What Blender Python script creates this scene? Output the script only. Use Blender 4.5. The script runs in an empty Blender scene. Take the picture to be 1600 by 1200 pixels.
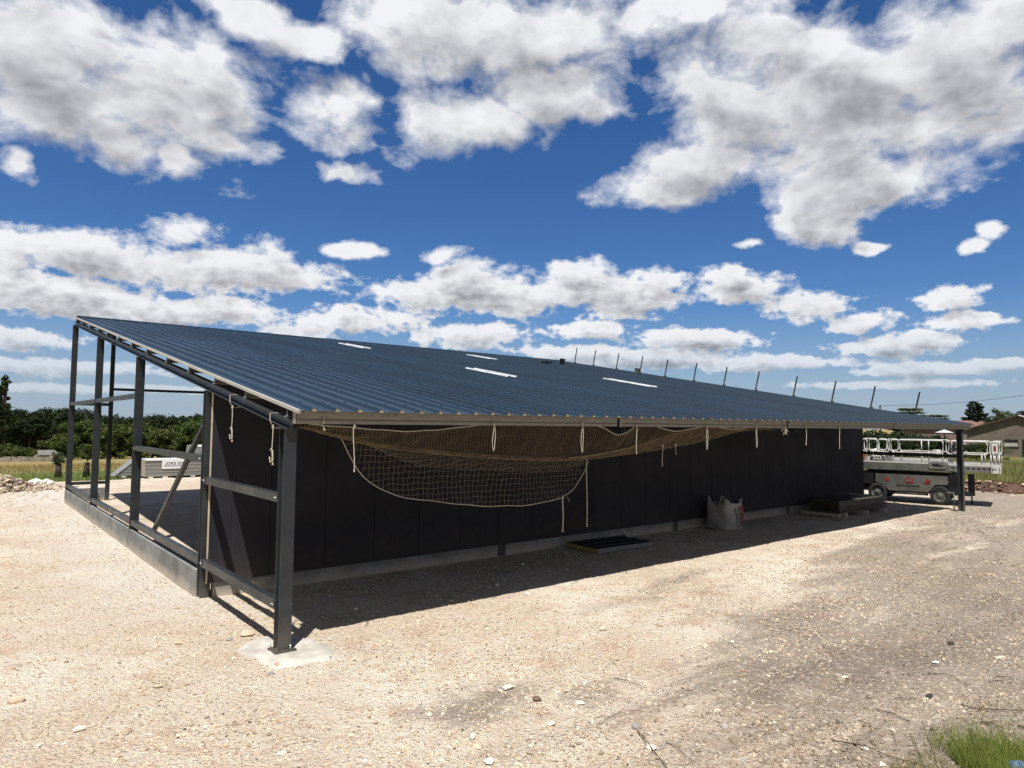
import bpy, math, random
import numpy as np
from mathutils import Vector, Matrix

rng = np.random.default_rng(7)
random.seed(7)
scene = bpy.context.scene
COL = scene.collection

# ------------------------------------------------------------------ camera
RW = np.array([[0.772, -0.045, -0.634], [-0.635, -0.040, -0.771], [0.010, 0.998, -0.059]])
u_, s_, vt_ = np.linalg.svd(RW)
RW = u_ @ vt_
FPX = 1066.82
CAM = np.array([-3.142, -8.035, 2.7])
cam_data = bpy.data.cameras.new("camera")
cam = bpy.data.objects.new("camera", cam_data)
COL.objects.link(cam)
M = Matrix([[*RW[0], CAM[0]], [*RW[1], CAM[1]], [*RW[2], CAM[2]], [0, 0, 0, 1]])
cam.matrix_world = M
cam_data.sensor_width = 36.0
cam_data.lens = FPX / 1600 * 36.0
cam_data.clip_start = 0.05
cam_data.clip_end = 3000
scene.camera = cam

# ------------------------------------------------------------------ light
SUN = Vector((-0.277, -0.335, 1.0)).normalized()
SUN_EL = math.asin(SUN.z)
SUN_AZ = math.atan2(SUN.x, SUN.y)
sl = bpy.data.lights.new("sun", 'SUN')
sl.energy = 4.9
sl.angle = math.radians(0.5)
sl.color = (1.0, 0.962, 0.91)
so = bpy.data.objects.new("sun", sl)
COL.objects.link(so)
so.rotation_euler = SUN.to_track_quat('Z', 'Y').to_euler()

scene.view_settings.view_transform = 'Standard'
scene.view_settings.look = 'None'
scene.view_settings.gamma = 1.0
scene.view_settings.exposure = 0.40
scene.view_settings.use_curve_mapping = False
scene.cycles.max_bounces = 6
scene.cycles.diffuse_bounces = 3
scene.cycles.glossy_bounces = 2
scene.cycles.transparent_max_bounces = 4
scene.cycles.caustics_reflective = False
scene.cycles.caustics_refractive = False

# ------------------------------------------------------------------ node helpers
def new_node(nt, typ, **kw):
    n = nt.nodes.new(typ)
    for k, v in kw.items():
        if k == 'inputs':
            for i, x in v.items():
                n.inputs[i].default_value = x
        else:
            setattr(n, k, v)
    return n

def fmath(nt, op, a, b=None, c=None, clamp=False):
    n = nt.nodes.new('ShaderNodeMath'); n.operation = op; n.use_clamp = clamp
    for i, v in enumerate((a, b, c)):
        if v is None: continue
        if isinstance(v, (int, float)): n.inputs[i].default_value = v
        else: nt.links.new(v, n.inputs[i])
    return n.outputs[0]

def vmath(nt, op, a, b=None, c=None):
    n = nt.nodes.new('ShaderNodeVectorMath'); n.operation = op
    for i, v in enumerate((a, b, c)):
        if v is None: continue
        if isinstance(v, tuple): n.inputs[i].default_value = v
        else: nt.links.new(v, n.inputs[i])
    return n.outputs['Value'] if op in ('LENGTH', 'DOT_PRODUCT', 'DISTANCE') else n.outputs[0]

def mixc(nt, f, a, b, blend='MIX'):
    n = nt.nodes.new('ShaderNodeMix'); n.data_type = 'RGBA'; n.blend_type = blend
    for s, v in ((n.inputs[0], f), (n.inputs[6], a), (n.inputs[7], b)):
        if isinstance(v, (int, float)): s.default_value = v
        elif isinstance(v, tuple): s.default_value = (*v[:3], 1)
        else: nt.links.new(v, s)
    return n.outputs[2]

def sstep(nt, v, a, b, lo=0.0, hi=1.0):
    n = nt.nodes.new('ShaderNodeMapRange'); n.interpolation_type = 'SMOOTHSTEP'
    nt.links.new(v, n.inputs[0])
    for i, x in ((1, a), (2, b), (3, lo), (4, hi)): n.inputs[i].default_value = x
    return n.outputs[0]

# ------------------------------------------------------------------ sky with clouds
CLOUDS = [(3.7,23.9,6.39,4.2),(9.2,23.7,6.59,4.07),(14.8,25.0,4.34,3.16),(8.5,20.0,2.63,2.03),(3.5,20.1,4.7,1.79),(15.6,21.4,3.91,1.15),(7.3,27.6,1.2,0.6),(12.9,19.5,1.14,1.33),(2.7,16.8,0.85,0.9),(24.6,24.7,3.5,2.47),(33.0,30.1,6.55,2.56),(40.2,30.7,8.81,3.18),(35.3,24.1,5.46,2.25),(46.3,25.5,4.07,1.47),(16.9,30.1,4.27,1.11),(53.3,31.2,6.79,1.39),(30.3,31.1,5.94,2.08),(42.7,26.7,4.94,1.81),(21.9,29.0,3.02,1.25),(57.3,25.3,5.49,3.74),(64.5,26.0,7.7,3.94),(72.1,24.0,5.88,3.97),(51.1,18.5,4.71,1.18),(55.8,20.7,5.04,2.12),(64.4,21.0,7.21,2.74),(67.4,17.7,6.4,1.87),(63.4,15.4,2.73,1.22),(75.6,25.9,3.26,2.6),(75.0,20.4,2.55,1.8),(69.2,21.8,5.39,2.94),(60.3,28.7,4.35,2.05),(25.5,19.5,2.17,0.82),(58.9,14.6,1.74,0.59),(67.0,13.5,0.94,0.51),(73.3,12.7,1.05,0.61),(74.5,13.5,1.17,0.68),(5.3,11.8,4.86,1.52),(15.3,11.9,6.33,1.92),(13.4,14.1,2.64,1.21),(21.2,11.3,3.43,1.1),(4.3,8.8,5.46,1.52),(11.9,8.4,5.96,1.13),(16.3,8.9,2.29,0.78),(25.9,14.0,2.83,0.86),(25.6,8.2,5.85,1.35),(36.1,11.9,6.46,1.99),(31.2,11.0,3.98,1.57),(33.3,13.9,2.96,0.83),(43.7,11.2,5.91,2.1),(44.7,13.0,2.96,1.14),(50.0,10.4,5.74,1.66),(52.1,11.8,3.1,1.03),(57.7,10.8,4.4,1.3),(56.4,12.0,1.99,0.8),(63.1,9.5,4.77,1.31),(66.8,8.0,2.56,0.76),(45.8,8.0,3.84,0.8),(54.7,7.3,5.02,0.93),(36.1,7.2,4.83,1.17),(43.1,6.1,4.82,0.75),(72.1,9.0,2.38,0.9),(73.8,7.6,3.03,0.62),(68.4,6.0,3.71,0.7),(70.5,6.4,1.19,0.55),(70.8,4.2,5.89,0.46),(60.9,5.0,6.52,0.6),(4.1,5.5,3.96,0.96),(6.8,3.7,6.5,0.63),(75.0,4.5,2.86,0.39),(50.0,5.6,6.74,0.74),(11.3,2.3,8.35,0.38),(68.8,3.2,8.17,0.37),(3.9,2.2,3.56,0.39),(22.1,7.2,2.95,0.46)]
world = bpy.data.worlds.new("World")
scene.world = world
world.use_nodes = True
nt = world.node_tree
nt.nodes.clear()

def noise(nt, vec, scale, detail, rough=0.55, lac=2.0, dist=0.0):
    n = nt.nodes.new('ShaderNodeTexNoise'); n.noise_dimensions = '3D'
    nt.links.new(vec, n.inputs['Vector'])
    n.inputs['Scale'].default_value = scale; n.inputs['Detail'].default_value = detail
    n.inputs['Roughness'].default_value = rough; n.inputs['Lacunarity'].default_value = lac
    n.inputs['Distortion'].default_value = dist
    return n
def cloud_group(soft):
    # node group: (azimuth, elevation) in degrees -> cloud thickness field
    g = bpy.data.node_groups.new("cloud_field", 'ShaderNodeTree')
    g.interface.new_socket("P", in_out='INPUT', socket_type='NodeSocketVector')
    g.interface.new_socket("D", in_out='OUTPUT', socket_type='NodeSocketFloat')
    gi = g.nodes.new('NodeGroupInput'); go = g.nodes.new('NodeGroupOutput')
    Pin = gi.outputs[0]
    # clouds shrink towards the horizon, so the noise space does too
    sep = g.nodes.new('ShaderNodeSeparateXYZ'); g.links.new(Pin, sep.inputs[0])
    elc = fmath(g, 'MAXIMUM', sep.outputs[1], 0.0)
    den = fmath(g, 'ADD', elc, 9.0)
    lg = fmath(g, 'MULTIPLY', sep.outputs[1], 1.25)
    azs = fmath(g, 'MULTIPLY', sep.outputs[0], 0.85)
    cmb = g.nodes.new('ShaderNodeCombineXYZ'); g.links.new(azs, cmb.inputs[0]); g.links.new(lg, cmb.inputs[1])
    Q = cmb.outputs[0]
    wn = noise(g, Q, 0.16, 3.0, 0.5)
    w0 = vmath(g, 'SUBTRACT', wn.outputs['Color'], (0.5, 0.5, 0.5))
    w1 = vmath(g, 'MULTIPLY', w0, (6.0, 3.6, 0.0))
    elf = fmath(g, 'MULTIPLY', fmath(g, 'MINIMUM', elc, 26.0), 1 / 20.0)
    sc_ = g.nodes.new('ShaderNodeVectorMath'); sc_.operation = 'SCALE'
    g.links.new(w1, sc_.inputs[0]); g.links.new(elf, sc_.inputs['Scale'])
    PW = vmath(g, 'ADD', Pin, sc_.outputs[0])
    acc = None
    for (a, e, ra, re_) in CLOUDS:
        k_ = 1.20 if e > 15 else (1.22 if (a < 22 and e > 7.5) else 1.0)
        ra *= k_; re_ *= k_
        v = vmath(g, 'MULTIPLY_ADD', PW, (1 / ra, 1 / re_, 0), (-a / ra, -e / re_, 0))
        l = vmath(g, 'LENGTH', v)
        if acc is None: acc = l
        else:
            acc = fmath(g, 'SMOOTH_MIN', acc, l, 0.22)
    base = fmath(g, 'SUBTRACT', 1.0, acc)
    # beyond the photographed part of the sky: a scattered field of the same clouds
    gn = noise(g, Q, 0.05, 3.0, 0.55)
    gen = fmath(g, 'MULTIPLY', fmath(g, 'SUBTRACT', gn.outputs['Fac'], 0.60), 5.0)
    adist = fmath(g, 'ABSOLUTE', fmath(g, 'SUBTRACT', sep.outputs[0], 39.0))
    out_az = sstep(g, adist, 44.0, 56.0)
    out_el = sstep(g, sep.outputs[1], 36.0, 46.0)
    outm = fmath(g, 'MAXIMUM', out_az, out_el)
    mm = g.nodes.new('ShaderNodeMix'); mm.data_type = 'FLOAT'
    g.links.new(outm, mm.inputs[0]); g.links.new(fmath(g, 'MAXIMUM', base, -1.5), mm.inputs[2]); g.links.new(gen, mm.inputs[3])
    n1 = noise(g, Q, 0.21, 3.0 if soft else 10.0, 0.55, 2.1, 0.30)
    nn = fmath(g, 'MULTIPLY', fmath(g, 'SUBTRACT', n1.outputs['Fac'], 0.5), 2.3)
    n3 = noise(g, Q, 1.05, 2.0 if soft else 6.0, 0.58)
    amp = sstep(g, sep.outputs[1], 3.0, 24.0, 1.75, 0.42)
    nn = fmath(g, 'ADD', nn, fmath(g, 'MULTIPLY', fmath(g, 'SUBTRACT', n3.outputs['Fac'], 0.5), amp))
    g.links.new(fmath(g, 'ADD', mm.outputs[0], nn), go.inputs[0])

    return g
tc = nt.nodes.new('ShaderNodeTexCoord')
sp = nt.nodes.new('ShaderNodeSeparateXYZ'); nt.links.new(tc.outputs['Generated'], sp.inputs[0])
az = fmath(nt, 'MULTIPLY', fmath(nt, 'ARCTAN2', sp.outputs[0], sp.outputs[1]), 180 / math.pi)
el = fmath(nt, 'MULTIPLY', fmath(nt, 'ARCSINE', sp.outputs[2]), 180 / math.pi)
cb = nt.nodes.new('ShaderNodeCombineXYZ'); nt.links.new(az, cb.inputs[0]); nt.links.new(el, cb.inputs[1])
G_HARD = cloud_group(False); G_SOFT = cloud_group(True)
def field(vec, grp=None):
    n = nt.nodes.new('ShaderNodeGroup'); n.node_tree = grp or G_HARD
    nt.links.new(vec, n.inputs[0]); return n.outputs[0]
D0 = field(cb.outputs[0])
elm = fmath(nt, 'MAXIMUM', el, 0.0)
up = fmath(nt, 'MULTIPLY_ADD', elm, 0.075, 0.30)      # the side of the cloud that faces the sun
cu = nt.nodes.new('ShaderNodeCombineXYZ')
nt.links.new(fmath(nt, 'MULTIPLY', up, -0.55), cu.inputs[0]); nt.links.new(up, cu.inputs[1])
D1 = field(vmath(nt, 'ADD', cb.outputs[0], cu.outputs[0]), G_SOFT)
edge_w = sstep(nt, el, 6.0, 20.0, 0.30, 0.58)          # nearer clouds overhead have softer margins
alpha = fmath(nt, 'POWER', fmath(nt, 'DIVIDE', fmath(nt, 'ADD', D0, 0.10), edge_w, clamp=True), 1.15)
thick = sstep(nt, fmath(nt, 'MULTIPLY_ADD', D0, 0.14, fmath(nt, 'MULTIPLY', D1, 0.95)), -0.15, 1.55)
# large soft light and shade inside big clouds
ln = noise(nt, cb.outputs[0], 0.16, 3.0, 0.5)
lf = noise(nt, cb.outputs[0], 0.55, 6.0, 0.55)
lit = fmath(nt, 'ADD', thick, fmath(nt, 'MULTIPLY', fmath(nt, 'SUBTRACT', ln.outputs['Fac'], 0.5), 0.30))
lit = fmath(nt, 'ADD', lit, fmath(nt, 'MULTIPLY', fmath(nt, 'SUBTRACT', lf.outputs['Fac'], 0.5), 0.32), clamp=True)
ccol = mixc(nt, lit, (0.665, 0.675, 0.70), (0.215, 0.22, 0.24))

sky = nt.nodes.new('ShaderNodeTexSky'); sky.sky_type = 'NISHITA'
sky.sun_disc = False
sky.sun_elevation = SUN_EL
sky.sun_rotation = SUN_AZ
sky.altitude = 100; sky.air_density = 1.0; sky.dust_density = 0.25; sky.ozone_density = 2.2
SKY_K = 0.075
sk = mixc(nt, 1.0, sky.outputs[0], (0.58, 0.71, 0.93), 'MULTIPLY')
hs = nt.nodes.new('ShaderNodeHueSaturation'); hs.inputs['Saturation'].default_value = 1.12
nt.links.new(sk, hs.inputs['Color'])
# low haze of thin far clouds near the horizon
hz = sstep(nt, el, 0.0, 10.5, 0.68, 0.0)
# outside the view, sky colour is greyed and dimmed to make shade less blue
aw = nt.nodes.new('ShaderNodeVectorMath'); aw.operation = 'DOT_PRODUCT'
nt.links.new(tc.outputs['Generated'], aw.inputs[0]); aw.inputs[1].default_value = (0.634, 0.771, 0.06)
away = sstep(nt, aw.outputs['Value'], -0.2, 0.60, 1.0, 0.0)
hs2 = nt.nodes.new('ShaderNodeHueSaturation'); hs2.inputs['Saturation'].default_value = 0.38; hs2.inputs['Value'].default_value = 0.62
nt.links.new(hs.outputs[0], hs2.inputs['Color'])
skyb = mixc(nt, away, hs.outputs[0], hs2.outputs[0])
haze = mixc(nt, hz, skyb, tuple(v / SKY_K for v in (0.27, 0.335, 0.43)))
cc = nt.nodes.new('ShaderNodeVectorMath'); cc.operation = 'SCALE'; cc.inputs['Scale'].default_value = 1 / SKY_K
nt.links.new(ccol, cc.inputs[0])
lowfade = sstep(nt, el, 0.5, 8.5, 0.35, 1.0)
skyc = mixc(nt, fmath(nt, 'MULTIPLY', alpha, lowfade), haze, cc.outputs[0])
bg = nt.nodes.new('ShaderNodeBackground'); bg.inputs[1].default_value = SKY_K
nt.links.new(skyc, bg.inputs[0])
wo = nt.nodes.new('ShaderNodeOutputWorld'); nt.links.new(bg.outputs[0], wo.inputs[0])

world.cycles.sampling_method = 'MANUAL'
world.cycles.sample_map_resolution = 256

# ------------------------------------------------------------------ mesh helpers
def link(o, parent=None):
    COL.objects.link(o)
    if parent is not None: o.parent = parent
    return o

class MB:
    """collects shapes; build() links them as ONE mesh object"""
    def __init__(s): s.v = []; s.f = []; s.m = []; s.mi = 0; s.smooth = []; s.sm = False
    def add(s, vs, fs):
        n = len(s.v); s.v.extend([tuple(map(float, p)) for p in vs])
        for f in fs: s.f.append(tuple(i + n for i in f)); s.m.append(s.mi); s.smooth.append(s.sm)
        return s
    def box(s, lo, hi):
        x0, y0, z0 = lo; x1, y1, z1 = hi
        v = [(x0, y0, z0), (x1, y0, z0), (x1, y1, z0), (x0, y1, z0), (x0, y0, z1), (x1, y0, z1), (x1, y1, z1), (x0, y1, z1)]
        return s.add(v, [(0, 3, 2, 1), (4, 5, 6, 7), (0, 1, 5, 4), (1, 2, 6, 5), (2, 3, 7, 6), (3, 0, 4, 7)])
    def prism(s, prof, p, q, up=(0, 0, 1), caps=True):
        """extrude a closed 2-D profile [(a,b)...] from p to q; b runs along up"""
        p = Vector(p); q = Vector(q); d = (q - p).normalized(); u = Vector(up)
        a = d.cross(u).normalized(); b = a.cross(d).normalized(); n = len(prof)
        vs = [p + a * x + b * y for x, y in prof] + [q + a * x + b * y for x, y in prof]
        fs = [(i, (i + 1) % n, (i + 1) % n + n, i + n) for i in range(n)]
        if caps: fs += [tuple(range(n - 1, -1, -1)), tuple(range(n, 2 * n))]
        return s.add(vs, fs)
    def bar(s, p, q, w, h, up=(0, 0, 1)):
        return s.prism([(-w / 2, -h / 2), (w / 2, -h / 2), (w / 2, h / 2), (-w / 2, h / 2)], p, q, up)
    def hbeam(s, p, q, w, h, t=0.010, up=(0, 0, 1)):
        W, Hh = w / 2, h / 2; e = t * 0.45
        pr = [(-W, -Hh), (W, -Hh), (W, -Hh + t), (e, -Hh + t), (e, Hh - t), (W, Hh - t), (W, Hh), (-W, Hh), (-W, Hh - t), (-e, Hh - t), (-e, -Hh + t), (-W, -Hh + t)]
        p = Vector(p); q = Vector(q)
        s.prism(pr, p, q, up, caps=False)
        n = len(s.v)
        for base, fl in ((n - 24, True), (n - 12, False)):
            for f in ((0, 1, 2, 11), (3, 4, 9, 10), (5, 6, 7, 8)):
                f = tuple(base + i for i in f)
                s.f.append(f[::-1] if fl else f); s.m.append(s.mi); s.smooth.append(False)
        return s
    def tube(s, pts, r, sides=6, caps=True):
        P = np.array(pts, float)
        if len(P) < 2: return s
        T = np.gradient(P, axis=0); T /= (np.linalg.norm(T, axis=1)[:, None] + 1e-9)
        ref = np.array([0, 0, 1.0]) if abs(T[:, 2]).mean() < 0.8 else np.array([1.0, 0, 0])
        A = np.cross(T, ref); A /= (np.linalg.norm(A, axis=1)[:, None] + 1e-9); B = np.cross(T, A)
        rr = np.broadcast_to(np.asarray(r, float), (len(P),))
        ang = np.arange(sides) * 2 * math.pi / sides
        V = P[:, None, :] + rr[:, None, None] * (A[:, None, :] * np.cos(ang)[None, :, None] + B[:, None, :] * np.sin(ang)[None, :, None])
        fs = []
        for i in range(len(P) - 1):
            for j in range(sides):
                k = (j + 1) % sides
                fs.append((i * sides + j, i * sides + k, (i + 1) * sides + k, (i + 1) * sides + j))
        if caps:
            fs.append(tuple(range(sides - 1, -1, -1))); fs.append(tuple((len(P) - 1) * sides + j for j in range(sides)))
        sm = s.sm; s.sm = True; s.add(V.reshape(-1, 3), fs); s.sm = sm
        return s
    def cyl(s, p, q, r, sides=16): return s.tube([p, q], r, sides)
    def build(s, name, mats, parent=None, loc=None):
        me = bpy.data.meshes.new(name); me.from_pydata(s.v, [], s.f)
        if not isinstance(mats, (list, tuple)): mats = [mats]
        for m in mats: me.materials.append(m)
        me.polygons.foreach_set('material_index', s.m)
        me.polygons.foreach_set('use_smooth', s.smooth)
        me.update(); o = bpy.data.objects.new(name, me)
        if loc is not None: o.location = loc
        return link(o, parent)

def np_mesh(name, V, F, mat, parent=None, smooth=False, col=None, mats=None, mi=None):
    """V (n,3), F (m,k) constant k"""
    me = bpy.data.meshes.new(name); V = np.asarray(V, np.float32); F = np.asarray(F, np.int32); k = F.shape[1]
    me.vertices.add(len(V)); me.vertices.foreach_set('co', V.ravel())
    me.loops.add(F.size); me.loops.foreach_set('vertex_index', F.ravel())
    me.polygons.add(len(F)); me.polygons.foreach_set('loop_start', np.arange(len(F), dtype=np.int32) * k)
    me.polygons.foreach_set('loop_total', np.full(len(F), k, np.int32))
    for m in (mats or [mat]): me.materials.append(m)
    if mi is not None: me.polygons.foreach_set('material_index', np.asarray(mi, np.int32))
    me.polygons.foreach_set('use_smooth', np.full(len(F), smooth))
    if col is not None:
        at = me.color_attributes.new('tone', 'FLOAT_COLOR', 'POINT')
        c = np.ones((len(V), 4), np.float32); c[:, :3] = col; at.data.foreach_set('color', c.ravel())
    me.update(calc_edges=True)
    return link(bpy.data.objects.new(name, me), parent)

def empty(name, loc=(0, 0, 0), rz=0.0):
    o = bpy.data.objects.new(name, None); o.location = loc; o.rotation_euler = (0, 0, rz)
    o.empty_display_size = 0.2
    COL.objects.link(o); return o

def tag(o, label, cat, group=None, kind=None):
    if label: o['label'] = label
    if cat: o['category'] = cat
    if group: o['group'] = group
    if kind: o['kind'] = kind
    return o

def struct(o): o['kind'] = 'structure'; return o

def copy_tree(o, parent=None):
    c = o.copy(); COL.objects.link(c); c.parent = parent
    for ch in list(o.children): copy_tree(ch, c)
    return c

def text_mesh(body, name, mat, size, depth, M4, parent=None, spacing=1.0, shear=0.0):
    cu = bpy.data.curves.new(name, 'FONT'); cu.body = body; cu.size = size; cu.extrude = depth
    cu.align_x = 'CENTER'; cu.align_y = 'CENTER'; cu.space_character = spacing; cu.shear = shear; cu.resolution_u = 3
    cu.offset = size * 0.012
    t = bpy.data.objects.new(name, cu); COL.objects.link(t)
    dg = bpy.context.evaluated_depsgraph_get(); me = bpy.data.meshes.new_from_object(t.evaluated_get(dg))
    bpy.data.objects.remove(t); me.transform(M4); me.materials.clear(); me.materials.append(mat)
    return link(bpy.data.objects.new(name, me), parent)

# value noise for heights and masks
def vnoise(x, y, seed=0):
    xi = np.floor(x).astype(np.int64); yi = np.floor(y).astype(np.int64); xf = x - xi; yf = y - yi
    def h(a, b):
        n = (a * 374761393 + b * 668265263 + seed * 2246822519) & 0xffffffff
        n = ((n ^ (n >> 13)) * 1274126177) & 0xffffffff
        return ((n ^ (n >> 16)) & 0xffff) / 65535.0
    u = xf * xf * (3 - 2 * xf); v = yf * yf * (3 - 2 * yf)
    return (h(xi, yi) * (1 - u) + h(xi + 1, yi) * u) * (1 - v) + (h(xi, yi + 1) * (1 - u) + h(xi + 1, yi + 1) * u) * v
def fbm(x, y, oct=4, seed=0):
    t = 0; a = 0.5
    for i in range(oct): t = t + a * (vnoise(x, y, seed + i * 17) - 0.5); x = x * 2.03; y = y * 2.03; a *= 0.5
    return t
def smooth(v, a, b):
    t = np.clip((v - a) / (b - a), 0, 1); return t * t * (3 - 2 * t)

def ray(px, py):
    return RW @ np.array([px - 800, 600 - py, -FPX])
def at(px, py, ax, val):
    w = ray(px, py); i = 'xyz'.index(ax); return CAM + (val - CAM[i]) / w[i] * w
def far(px, py, d):
    """point seen at (px,py) at forward depth d"""
    return CAM + ray(px, py) / FPX * d

# ------------------------------------------------------------------ materials
def mat(name, base, rough=0.7, metal=0.0, var=0.0, vscale=3.0, bump=0.0, bscale=40.0, spec=0.5, second=None, stretch=None, detail=5.0, bdist=0.02):
    m = bpy.data.materials.new(name); m.use_nodes = True; nt = m.node_tree
    b = nt.nodes['Principled BSDF']
    b.inputs['Roughness'].default_value = rough; b.inputs['Metallic'].default_value = metal
    b.inputs['Specular IOR Level'].default_value = spec
    b.inputs['Base Color'].default_value = (*base, 1)
    tc = nt.nodes.new('ShaderNodeTexCoord'); vec = tc.outputs['Object']
    if stretch:
        mp = nt.nodes.new('ShaderNodeMapping'); mp.inputs['Scale'].default_value = stretch
        nt.links.new(vec, mp.inputs[0]); vec = mp.outputs[0]
    if var > 0 or second:
        n = noise(nt, vec, vscale, detail, 0.6)
        f = sstep(nt, n.outputs['Fac'], 0.3, 0.7)
        c2 = second or tuple(max(0, c * (1 - var)) for c in base)
        c1 = base if second else tuple(min(1, c * (1 + var)) for c in base)
        nt.links.new(mixc(nt, f, c1, c2), b.inputs['Base Color'])
        nt.links.new(sstep(nt, n.outputs['Fac'], 0.2, 0.8, max(0.02, rough - 0.08), min(1, rough + 0.08)), b.inputs['Roughness'])
    if bump > 0:
        n = noise(nt, vec, bscale, 4.0, 0.6)
        bp = nt.nodes.new('ShaderNodeBump'); bp.inputs['Strength'].default_value = bump; bp.inputs['Distance'].default_value = bdist
        nt.links.new(n.outputs['Fac'], bp.inputs['Height']); nt.links.new(bp.outputs[0], b.inputs['Normal'])
    return m

def attr_mat(name, rough=0.9, trans=0.0, bump=0.0):
    m = bpy.data.materials.new(name); m.use_nodes = True; nt = m.node_tree; b = nt.nodes['Principled BSDF']
    a = nt.nodes.new('ShaderNodeAttribute'); a.attribute_name = 'tone'
    nt.links.new(a.outputs['Color'], b.inputs['Base Color']); b.inputs['Roughness'].default_value = rough
    b.inputs['Specular IOR Level'].default_value = 0.25
    if trans > 0:
        t = nt.nodes.new('ShaderNodeBsdfTranslucent'); nt.links.new(mixc(nt, 1.0, a.outputs['Color'], (1.1, 1.25, 0.55), 'MULTIPLY'), t.inputs[0])
        mx = nt.nodes.new('ShaderNodeMixShader'); mx.inputs[0].default_value = trans
        nt.links.new(b.outputs[0], mx.inputs[1]); nt.links.new(t.outputs[0], mx.inputs[2])
        nt.links.new(mx.outputs[0], nt.nodes['Material Output'].inputs[0])
    if bump:
        tc = nt.nodes.new('ShaderNodeTexCoord'); n = noise(nt, tc.outputs['Object'], 60, 4.0, 0.6)
        bp = nt.nodes.new('ShaderNodeBump'); bp.inputs['Strength'].default_value = bump; bp.inputs['Distance'].default_value = 0.01
        nt.links.new(n.outputs['Fac'], bp.inputs['Height']); nt.links.new(bp.outputs[0], b.inputs['Normal'])
    return m

M_steel = mat('anthracite_steel_paint', (0.024, 0.029, 0.033), 0.42, 0.0, 0.30, 2.5, 0.05, 25)
M_steel_web = M_steel
M_galv = mat('galvanised_steel', (0.27, 0.245, 0.20), 0.55, 0.2, 0.14, 7.0, 0.03, 20, stretch=(1, 6, 6))
M_clip = mat('bright_zinc', (0.75, 0.76, 0.76), 0.35, 0.6, 0.1, 20)
M_flash = mat('cream_flashing', (0.44, 0.42, 0.37), 0.5, 0.0, 0.10, 2.0)
M_cream = mat('panel_edge_foam', (0.50, 0.44, 0.32), 0.8, 0.0, 0.15, 5.0)
M_wall = mat('charcoal_wall_panel', (0.029, 0.029, 0.034), 0.6, 0.0, 0.10, 1.2, 0.02, 6, spec=0.08)
M_conc = mat('precast_concrete', (0.20, 0.205, 0.195), 0.85, 0.0, 0.28, 2.2, 0.25, 30, detail=8)
M_concpad = mat('poured_concrete', (0.46, 0.43, 0.38), 0.9, 0.0, 0.24, 3.0, 0.5, 22, detail=8)
M_rope = mat('white_rope', (0.50, 0.46, 0.38), 0.85, 0.0, 0.15, 60, 0.6, 300)
M_net = mat('tan_net_cord', (0.21, 0.155, 0.085), 0.85, 0.0, 0.2, 8.0)
M_netg = mat('grey_net_cord', (0.24, 0.205, 0.15), 0.85, 0.0, 0.2, 8.0)
M_white = mat('white_lift_paint', (0.58, 0.58, 0.55), 0.4, 0.0, 0.07, 2.0)
M_offwhite = mat('weathered_white_paint', (0.17, 0.168, 0.15), 0.5, 0.0, 0.2, 1.6)
M_black = mat('black_steel', (0.012, 0.012, 0.013), 0.5, 0.0, 0.2, 4.0)
M_rubber = mat('tyre_rubber', (0.018, 0.018, 0.018), 0.85, 0.0, 0.25, 9.0)
M_red = mat('red_decal', (0.26, 0.028, 0.025), 0.5, 0.0, 0.12, 6.0)
M_dkred = mat('dark_ink', (0.05, 0.035, 0.05), 0.6, 0.0, 0.1, 6.0)
M_orange = mat('orange_plastic', (0.72, 0.16, 0.05), 0.45, 0.0, 0.12, 6.0)
M_wood = mat('pale_pine', (0.55, 0.44, 0.29), 0.8, 0.0, 0.2, 6.0, 0.2, 40, stretch=(1, 1, 8))
M_bark = mat('bark', (0.07, 0.055, 0.042), 0.95, 0.0, 0.35, 6.0, 0.6, 25)
M_twig = mat('dry_twig', (0.085, 0.055, 0.038), 0.9, 0.0, 0.3, 30)
M_rubble = attr_mat('broken_stone', 0.95, bump=0.5)
M_leaf = attr_mat('foliage', 0.75, 0.22)
M_grass = attr_mat('grass_blades', 0.8, 0.3)

def add_dust(m, z0, z1, c, k):
    """dry splash marks that climb a little way up from the ground"""
    nt = m.node_tree; b = nt.nodes['Principled BSDF']; src = b.inputs['Base Color'].links[0].from_socket
    tc = nt.nodes.new('ShaderNodeTexCoord'); sp = nt.nodes.new('ShaderNodeSeparateXYZ'); nt.links.new(tc.outputs['Object'], sp.inputs[0])
    n = noise(nt, tc.outputs['Object'], 3.5, 8.0, 0.7).outputs['Fac']
    h = fmath(nt, 'ADD', sp.outputs[2], fmath(nt, 'MULTIPLY', fmath(nt, 'SUBTRACT', n, 0.5), (z1 - z0) * 1.6))
    f = fmath(nt, 'MULTIPLY', sstep(nt, h, z0, z1, 1.0, 0.0), k)
    nt.links.new(mixc(nt, f, src, c), b.inputs['Base Color'])
add_dust(M_wall, 0.15, 0.85, (0.12, 0.10, 0.08), 0.25)
add_dust(M_steel, 0.0, 0.45, (0.24, 0.20, 0.15), 0.28)
add_dust(M_conc, 0.0, 0.22, (0.52, 0.44, 0.34), 0.75)

# roof sheet: dark slate blue coated steel
M_roof = mat('blue_coated_roof_sheet', (0.019, 0.036, 0.057), 0.48, 0.0, 0.22, 0.5, 0.0, 4, spec=0.42, stretch=(2.2, 0.35, 1))
M_sky = mat('white_polycarbonate', (0.52, 0.54, 0.55), 0.35, 0.0, 0.22, 5.0)

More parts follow.
